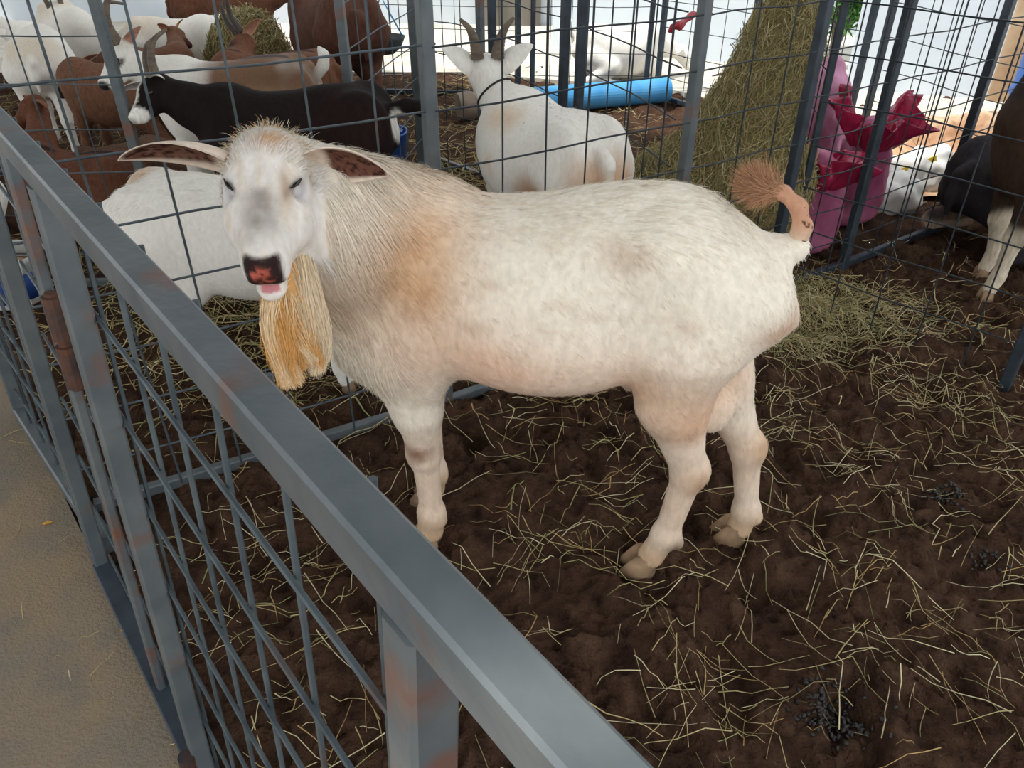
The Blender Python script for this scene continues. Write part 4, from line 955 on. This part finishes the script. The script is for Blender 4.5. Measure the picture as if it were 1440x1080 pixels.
o = strands('trampled_straw', lay(far, rng.uniform(.05, .22, n), zf=lambda x, y: ground_z(x, y) * .8, lift=.008), rng.uniform(.003, .006, n), pal(n, [.2, .22, .1, .14, .18, .16])); props(o, 'straw litter trampled into the ground among the herd behind the wire', 'straw', kind='stuff')
pp = np.stack([rng.uniform(-1.9, -.5, 120), rng.uniform(.5, 2.6, 120)], 1); pp = pp[fdist(pp[:, 0], pp[:, 1]) < -.0]; ex = np.array([at(x, y)[:2] for x, y in [(105, 850), (90, 930), (100, 950), (130, 955), (80, 1000), (110, 1030), (40, 640), (50, 660), (100, 760), (35, 790), (240, 1050), (190, 1060), (215, 940), (140, 995)]])
pp = np.concatenate([pp, ex]); n = len(pp); o = strands('path_straw', lay(pp, rng.uniform(.015, .09, n), zf=lambda x, y: x * 0 + .004, lift=.001), rng.uniform(.0012, .0026, n), pal(n)); props(o, 'few dry stalks lying on the concrete path outside the railing', 'straw', kind='stuff')

def hay(name, label, prims, n, cat, leaf=(.05, .15), wd=(.0018, .0042), flow=(-.35, 0, -.9), p=None, res=.03):
    v, f, nm = body_mesh(prims, res, 1)
    nz = (fbm(v * 9, 3, 2) - .5)[:, None]; v = v + nm * nz * .07; v[:, 2] = np.maximum(v[:, 2], -.03)
    r = wroot(name, (float(v[:, 0].mean()), float(v[:, 1].mean()), 0.), label, cat)
    mesh_obj('packed_hay', v, f, M['hay_core'], r, smooth=True)
    pt_, nn, _ = sample_surface(v, f, nm, n); keep = pt_[:, 2] > .0; pt_, nn = pt_[keep], nn[keep]; n = len(pt_)
    d = np.array(flow) + rng.normal(0, .75, (n, 3)); d = d - nn * (d * nn).sum(1)[:, None] * .85; d /= np.linalg.norm(d, axis=1)[:, None]
    L = rng.uniform(*leaf, n); k = 5; t = np.linspace(-.5, .5, k)[None, :, None]
    bend = rng.normal(0, .35, (n, 1, 3)); P_ = pt_[:, None] + d[:, None] * t * L[:, None, None] + nn[:, None] * (.004 + rng.random((n, 1, 1)) * .02) + bend * (t * t) * L[:, None, None] * .6
    P_[..., 2] = np.maximum(P_[..., 2], .004)
    s = strands('hay_stalks', P_, rng.uniform(*wd, n), pal(n, p), r); props(s, kind='stuff')
    return r
PH = [.27, .24, .13, .17, .14, .05]
hay('hay_pile', 'tall leaning pile of greenish hay behind the wire, beside the plum sacks', [cap((.52, 3.15, .06), (.98, 3.12, .30), .16, .24, .1), cap((.86, 3.12, .35), (1.02, 3.10, .80), .22, .12, .1), cap((.98, 3.12, .7), (1.04, 3.12, 1.08), .13, .07, .08), cap((.7, 3.3, .1), (1.0, 3.45, .3), .2, .2, .1), ell((.99, 3.1, .25), (.15, .25, .3), .08), ell((.66, 3.12, .12), (.26, .2, .32), .1)], 15000, 'hay', p=PH)
hay('hay_heap', 'yellow hay heap the brown goats feed from, deep in the pen', [ell((-1.66, 5.2, .25), (.26, .24, .42), .1), ell((-1.64, 5.2, .05), (.32, .28, .18), .1)], 5000, 'hay', leaf=(.06, .18), wd=(.004, .008))
c = at(1150, 432); c2 = at(1105, 472); tq = np.concatenate([scatter(c[0], c[1], .15, .10, 900), scatter(c2[0], c2[1], .09, .07, 350), scatter(c[0] + .3, c[1] - .1, .2, .08, 160)]); n = len(tq)
TP = lay(tq, rng.uniform(.06, .2, n), zf=ground_z, lift=.0); hh = np.exp(-((tq[:, 0] - c[0]) ** 2 / .05 + (tq[:, 1] - c[1]) ** 2 / .025)) * .07 * rng.random(n); TP[..., 2] += hh[:, None] + rng.normal(0, .3, (n, 1)) * hh[:, None] * np.linspace(-1, 1, 5)[None]
o = strands('hay_tuft', TP, rng.uniform(.0016, .0034, n), pal(n, [.25, .25, .12, .2, .1, .08])); props(o, 'low spread heap of green hay on the dirt behind the billy goat hocks', 'hay', kind='stuff')

# ------------------------------------------------------------------ droppings, leaves
v_, f_ = [], []; b = MB()
for (px, py, sx, sy, n) in [(1165, 1000, .035, .028, 150), (1190, 1015, .03, .012, 50), (1330, 703, .03, .02, 80), (1385, 785, .02, .015, 26)]:
    c = at(px, py)
    q = rng.normal(0, 1, (n, 2)) * [sx, sy] + c[:2]; gz = ground_z(q[:, 0], q[:, 1])
    for (x, y), z in zip(q, gz):
        th = rng.random() * 6.3; dz = rng.random() * .008; r_ = rng.uniform(.0038, .005); ax_ = np.array([math.cos(th), math.sin(th), rng.normal(0, .3)]) * r_ * 1.3
        ctr = np.array([x, y, z + .004 + dz]); b.tube([ctr - ax_, ctr - ax_ * .6, ctr, ctr + ax_ * .6, ctr + ax_], [r_ * .3, r_ * .8, r_, r_ * .8, r_ * .3], 6)
o = b.build('droppings', M['dung'], smooth=True); props(o, 'small black droppings in clusters on the dirt', 'droppings', kind='stuff')
def dead_leaf(px, py, rz, sc, label):
    c = at(px, py, .006); out = []; 
    for i in range(20):
        t = 2 * math.pi * i / 20; r_ = sc * (1 + .22 * math.sin(5 * t) + .1 * math.sin(9 * t)); out.append((r_ * math.cos(t) * 1.3, r_ * math.sin(t) * .7))
    b = MB(); v = [(0, 0, .004)] + [(x, y, .002 + .25 * abs(y)) for x, y in out] + [(0, 0, .0028)] + [(x, y, .0008 + .25 * abs(y)) for x, y in out]
    f = [(0, 1 + i, 1 + (i + 1) % 20) for i in range(20)] + [(21, 22 + (i + 1) % 20, 22 + i) for i in range(20)] + [(1 + i, 22 + i, 22 + (i + 1) % 20, 1 + (i + 1) % 20) for i in range(20)]
    b.add(v, f); o = b.build('dead_leaf', M['leaf_dead']); o.location = c; o.rotation_euler = (0, 0, rz); props(o, label, 'leaf')
dead_leaf(67, 736, .3, .0085, 'small orange dead leaf on the path, the farther one from the hinge at the bottom')
dead_leaf(178, 884, .8, .0085, 'small pale yellow dead leaf on the path close to the bottom rail')

# ------------------------------------------------------------------ sacks
def sack(label, x, y, w_, dpt, h, m, flare=None, tilt=0.0, name='sack', seed=1):
    r = wroot(name, (x, y, 0), label, 'sack')
    pr = [ell((x, y, h * .34), (w_, dpt, h * .36), .04), ell((x + tilt * .4, y, h * .62), (w_ * .93, dpt * .93, h * .34), .05), cap((x + tilt * .6, y, h * .8), (x + tilt, y, h * .97), w_ * .62, w_ * .34, .05), ell((x, y, .05), (w_ * .95, dpt * .95, .05), .04)]
    v, f, nm = body_mesh(pr, .014, 1)
    v = v + nm * ((fbm(v * np.array([22, 22, 8]), 3, seed) - .5)[:, None] * .045); v[:, 2] = np.maximum(v[:, 2], 0)
    mesh_obj('bag', v, f, M[m], r, smooth=True)
    if flare:
        zz, r0, r1, hh, cx, cy = flare; nu, nv = 120, 18; V = []; rr = np.random.default_rng(seed)
        ph = rr.random(6) * 6.3
        for side in (0, 1):
            for j in range(nv + 1):
                t = j / nv
                for i in range(nu):
                    a = 2 * math.pi * i / nu; fold = .16 * math.sin(5 * a + ph[0]) + .14 * math.sin(8 * a + ph[1] + t * 2) + .08 * math.sin(15 * a + ph[2] - t * 3) + .05 * math.sin(27 * a + ph[5] + t * 6)
                    ra = (r0 + (r1 - r0) * t ** .8) * (1 + fold * (.4 + t)); top = hh * t * (1 + .35 * math.sin(2 * a + ph[3]) + .25 * math.sin(3 * a + ph[4])) - .02 * t * math.sin(7 * a)
                    ra -= side * .003
                    V.append((cx + ra * math.cos(a), cy + ra * math.sin(a), zz + top))
        n_ = (nv + 1) * nu; F = []
        for j in range(nv):
            for i in range(nu):
                a, b_ = j * nu + i, j * nu + (i + 1) % nu; F.append((a, b_, b_ + nu, a + nu)); F.append((n_ + a, n_ + a + nu, n_ + b_ + nu, n_ + b_))
        for i in range(nu): a, b_ = nv * nu + i, nv * nu + (i + 1) % nu; F.append((a, b_, n_ + b_, n_ + a))
        o = mesh_obj('open_top', V, F, M['sack_shiny'], r, smooth=True); o['label'] = 'crumpled shiny crimson mouth of the sack'
    return r
sack('plum sack with a crumpled crimson mouth standing just behind the billy goat tail', 1.27, 3.17, .15, .11, .40, 'sack', (.29, .10, .20, .11, 1.27, 3.17), seed=3)
sack('plum sack with a tall torn crimson mouth, behind the front sack', 1.60, 3.47, .12, .11, .46, 'sack', (.36, .08, .17, .16, 1.60, 3.45), seed=5)
sack('pale plum sack standing full and closed next to the hay pile', 1.50, 3.82, .13, .12, .66, 'sack_pale', seed=8)
for lab, x, y, rx, ry, rz, sd in (('white plastic sack lying at the end of the bottom rail, before the rubble', 1.80, 3.62, .19, .11, .085, 2), ('white sack with a yellow print lying against the rubble', 2.05, 3.86, .20, .09, .12, 6)):
    v, f, nm = body_mesh([ell((x, y, rz * .8), (rx, ry, rz), .04), ell((x + rx * .5, y + .02, rz * .9), (rx * .5, ry * .9, rz * 1.15), .05)], .016, 1)
    v = v + nm * ((fbm(v * 17, 3, sd) - .5)[:, None] * .07); v[:, 2] = np.maximum(v[:, 2], 0)
    r = wroot('white_sack', (x, y, 0), lab, 'sack'); mesh_obj('bag', v, f, M['white_pl'], r, smooth=True)
    if sd == 6:
        b = MB(); b.bar((x - .10, y - .075, .14), (x + .06, y - .06, .20), .004, .03); b.build('printed_patch', M['yellow'], r)

# ------------------------------------------------------------------ tubs, pipe, bucket
tb = at(540, 224); tb = (tb[0], tb[1])
r = wroot('feed_tub', (tb[0], tb[1], 0), 'blue plastic feed tub on the ground behind the black goat', 'tub')
b = MB(); b.lathe([(.0, .005), (.115, .0), (.125, .01), (.145, .15), (.152, .155), (.150, .163), (.138, .160), (.118, .02), (.0, .018)], (tb[0], tb[1], 0), 32); b.build('shell', M['blue'], r, smooth=True)
b = MB(); b.bar((tb[0] - .12, tb[1], .158), (tb[0] + .12, tb[1], .158), .05, .012); b.build('cross_band', M['blue'], r)
r = wroot('trough_pipe', (.39, 5.48, 0), 'long blue pipe trough resting on the ground beyond the nanny goat', 'pipe')
pa, pb = np.array([-.26, 5.25, .09]), np.array([1.10, 5.70, .09]); dd = (pb - pa) / np.linalg.norm(pb - pa)
b = MB(); b.tube([pa, pb], .085, 28); b.build('pipe', M['pipe_blue'], r, smooth=False)
b = MB(); b.tube([pa - dd * .06, pa + dd * .05], .093, 28); b.tube([pa - dd * .10, pa - dd * .06], [.082, .093], 28); b.build('end_cap', M['cap'], r)
c = at(12, 388, .10)
r = wroot('feed_bucket', (c[0], c[1], 0), 'white bucket with a navy blue printed band beyond the gate', 'bucket')
b = MB(); b.lathe([(0, .004), (.10, 0), (.108, .01), (.125, .17), (.132, .175), (.132, .19), (.122, .19), (.104, .02), (0, .02)], (c[0], c[1], 0), 32); b.build('shell', M['white_pl'], r, smooth=True)
b = MB(); b.lathe([(.1105, .03), (.113, .03), (.1235, .135), (.121, .135)], (c[0], c[1], 0), 32); b.build('printed_band', M['navy'], r, smooth=True)
b = MB()
vdir = -np.array([c[0], c[1]]) / np.linalg.norm(c[:2]); sdv = np.array([-vdir[1], vdir[0]])
for zc, hw_ in ((.085, .032),):
    q = np.array([c[0], c[1]]) + vdir * .121; b.bar((*(q - sdv * hw_), zc), (*(q + sdv * hw_), zc), .004, .05)
b.build('paper_label', M['white_label'], r)
b = MB(); b.lathe([(0, .13), (.116, .13), (.06, .15), (0, .155)], (c[0], c[1], 0), 24); b.build('feed', M['rubble'], r, smooth=True)
# bucket hung on the far panel
hb = np.array([-.90, 5.80, .30]); r = wroot('hanging_bucket', hb, 'black half-bucket hung by a rope on the far wire panel', 'bucket')
b = MB(); b.lathe([(0, 0), (.07, .01), (.12, .05), (.15, .11), (.155, .125), (.148, .125), (.115, .06), (.065, .02), (0, .012)], hb, 28, .8); b.build('bowl', M['black_rubber'], r, smooth=True)
b = MB(); b.tube([hb + [-.14, 0, .12], hb + [-.07, .03, .24], hb + [0, .07, .36], hb + [.07, .03, .24], hb + [.14, 0, .12]], .006, 6); b.tube([hb + [0, .07, .36], hb + [.0, .11, .40], hb + [0, .14, .42]], .006, 6); b.build('rope', M['pipe_blue'], r, smooth=True)
# red strap and clip
r0 = pt(948, 40, 2.36); r1 = pt(1000, 4, 2.62); d_ = r1 - r0
b = MB(); b.tube([r0 + d_ * t + np.array([.006 * math.sin(t * 19), 0, .007 * math.cos(t * 15)]) for t in np.linspace(0, 1, 14)], [.010, .014, .011, .013, .008, .012, .010, .007, .006, .005, .005, .004, .004, .004], 8)
b.tube([r0 + [-.012, 0, -.012], r0 + [-.008, 0, .006], r0 + [.012, 0, .012], r0 + [.02, 0, -.004]], .007, 8)
props(b.build('red_strap', M['red'], smooth=True), 'faded red strap knotted high on the wire in front of the hay', 'strap')
c = pt(1388, 224, 3.28); b = MB(); b.bar(c + [-.03, 0, -.02], c + [.03, 0, -.02], .02, .045, bevel=.006); b.bar(c + [-.006, 0, .0], c + [-.002, 0, .045], .018, .03, bevel=.004)
props(b.build('red_clip', M['red']), 'small red plastic clip on the wire beside the dark brown goat chest', 'clip')
# rubble bank, plant, barrel
def rub(x, y):
    p = np.stack([x, y], 1); e = np.exp(-(((x - 2.55) / .75) ** 2 + ((y - 4.25) / .42) ** 2) * 1.1)
    return e * (.12 + .16 * sstep(.4, .65, fbm(p * 6, 3, 5)) + .07 * fbm(p * 18, 2, 6)) - .02
v, f = grid_mesh(1.5, 4.2, 3.75, 4.95, .02, rub); props(mesh_obj('rubble', v, f, M['rubble'], smooth=True), 'bank of sunlit sandy orange rubble beyond the wire', 'rubble', kind='stuff')
r = wroot('shrub', (2.62, 6.85, 0), 'green shrub growing beside the white wall beyond the pens', 'shrub')
b = MB(); st = []
for i in range(12):
    a = rng.random() * 6.3; top_ = np.array([2.62 + math.cos(a) * .22, 6.75 + math.sin(a) * .2, rng.uniform(.6, 1.5)]); mid_ = np.array([2.62 + math.cos(a) * .1, 6.75 + math.sin(a) * .1, top_[2] * .5]); pts_ = [np.array([2.62, 6.75, 0]), mid_, top_]; b.tube(pts_, [.010, .007, .003], 6); st.append((mid_, top_))
b.build('stem', M['wood'], r)
k = 900; V = []; F = []
for i in range(k):
    m_, t_ = st[i % 12]; c = m_ + (t_ - m_) * rng.random() ** .7 + rng.normal(0, .05, 3); c[2] = max(c[2], .08); d = rng.normal(0, 1, 3); d /= np.linalg.norm(d); s = np.cross(d, rng.normal(0, 1, 3)); s /= np.linalg.norm(s); l_ = rng.uniform(.03, .06); n0 = len(V)
    V += [c - d * l_, c + s * l_ * .45, c + d * l_, c - s * l_ * .45, c + np.cross(d, s) * l_ * .15]; F += [(n0, n0+1, n0+4), (n0+1, n0+2, n0+4), (n0+2, n0+3, n0+4), (n0+3, n0, n0+4)]
props(mesh_obj('foliage', V, F, M['leafy'], r), kind='stuff')
r = wroot('barrel', (3.28, 4.75, 0), 'blue plastic barrel beyond the wire at the white wall', 'barrel')
b = MB(); b.lathe([(0, 0), (.24, 0), (.27, .03), (.28, .25), (.30, .28), (.28, .31), (.28, .6), (.30, .63), (.28, .66), (.26, .88), (.22, .92), (0, .92)], (3.28, 4.75, .0), 32); b.build('drum', M['blue'], r, smooth=True)
b = MB(); b.lathe([(.0, .925), (.05, .925), (.05, .94), (0, .94)], (3.36, 4.68, 0), 16); b.build('cap', M['white_pl'], r)
b = MB(); b.bar((-.35, 8.83, .9), (.30, 8.80, .9), .05, 1.8, bevel=.004); props(b.build('door_1', M['wood']), kind='structure')
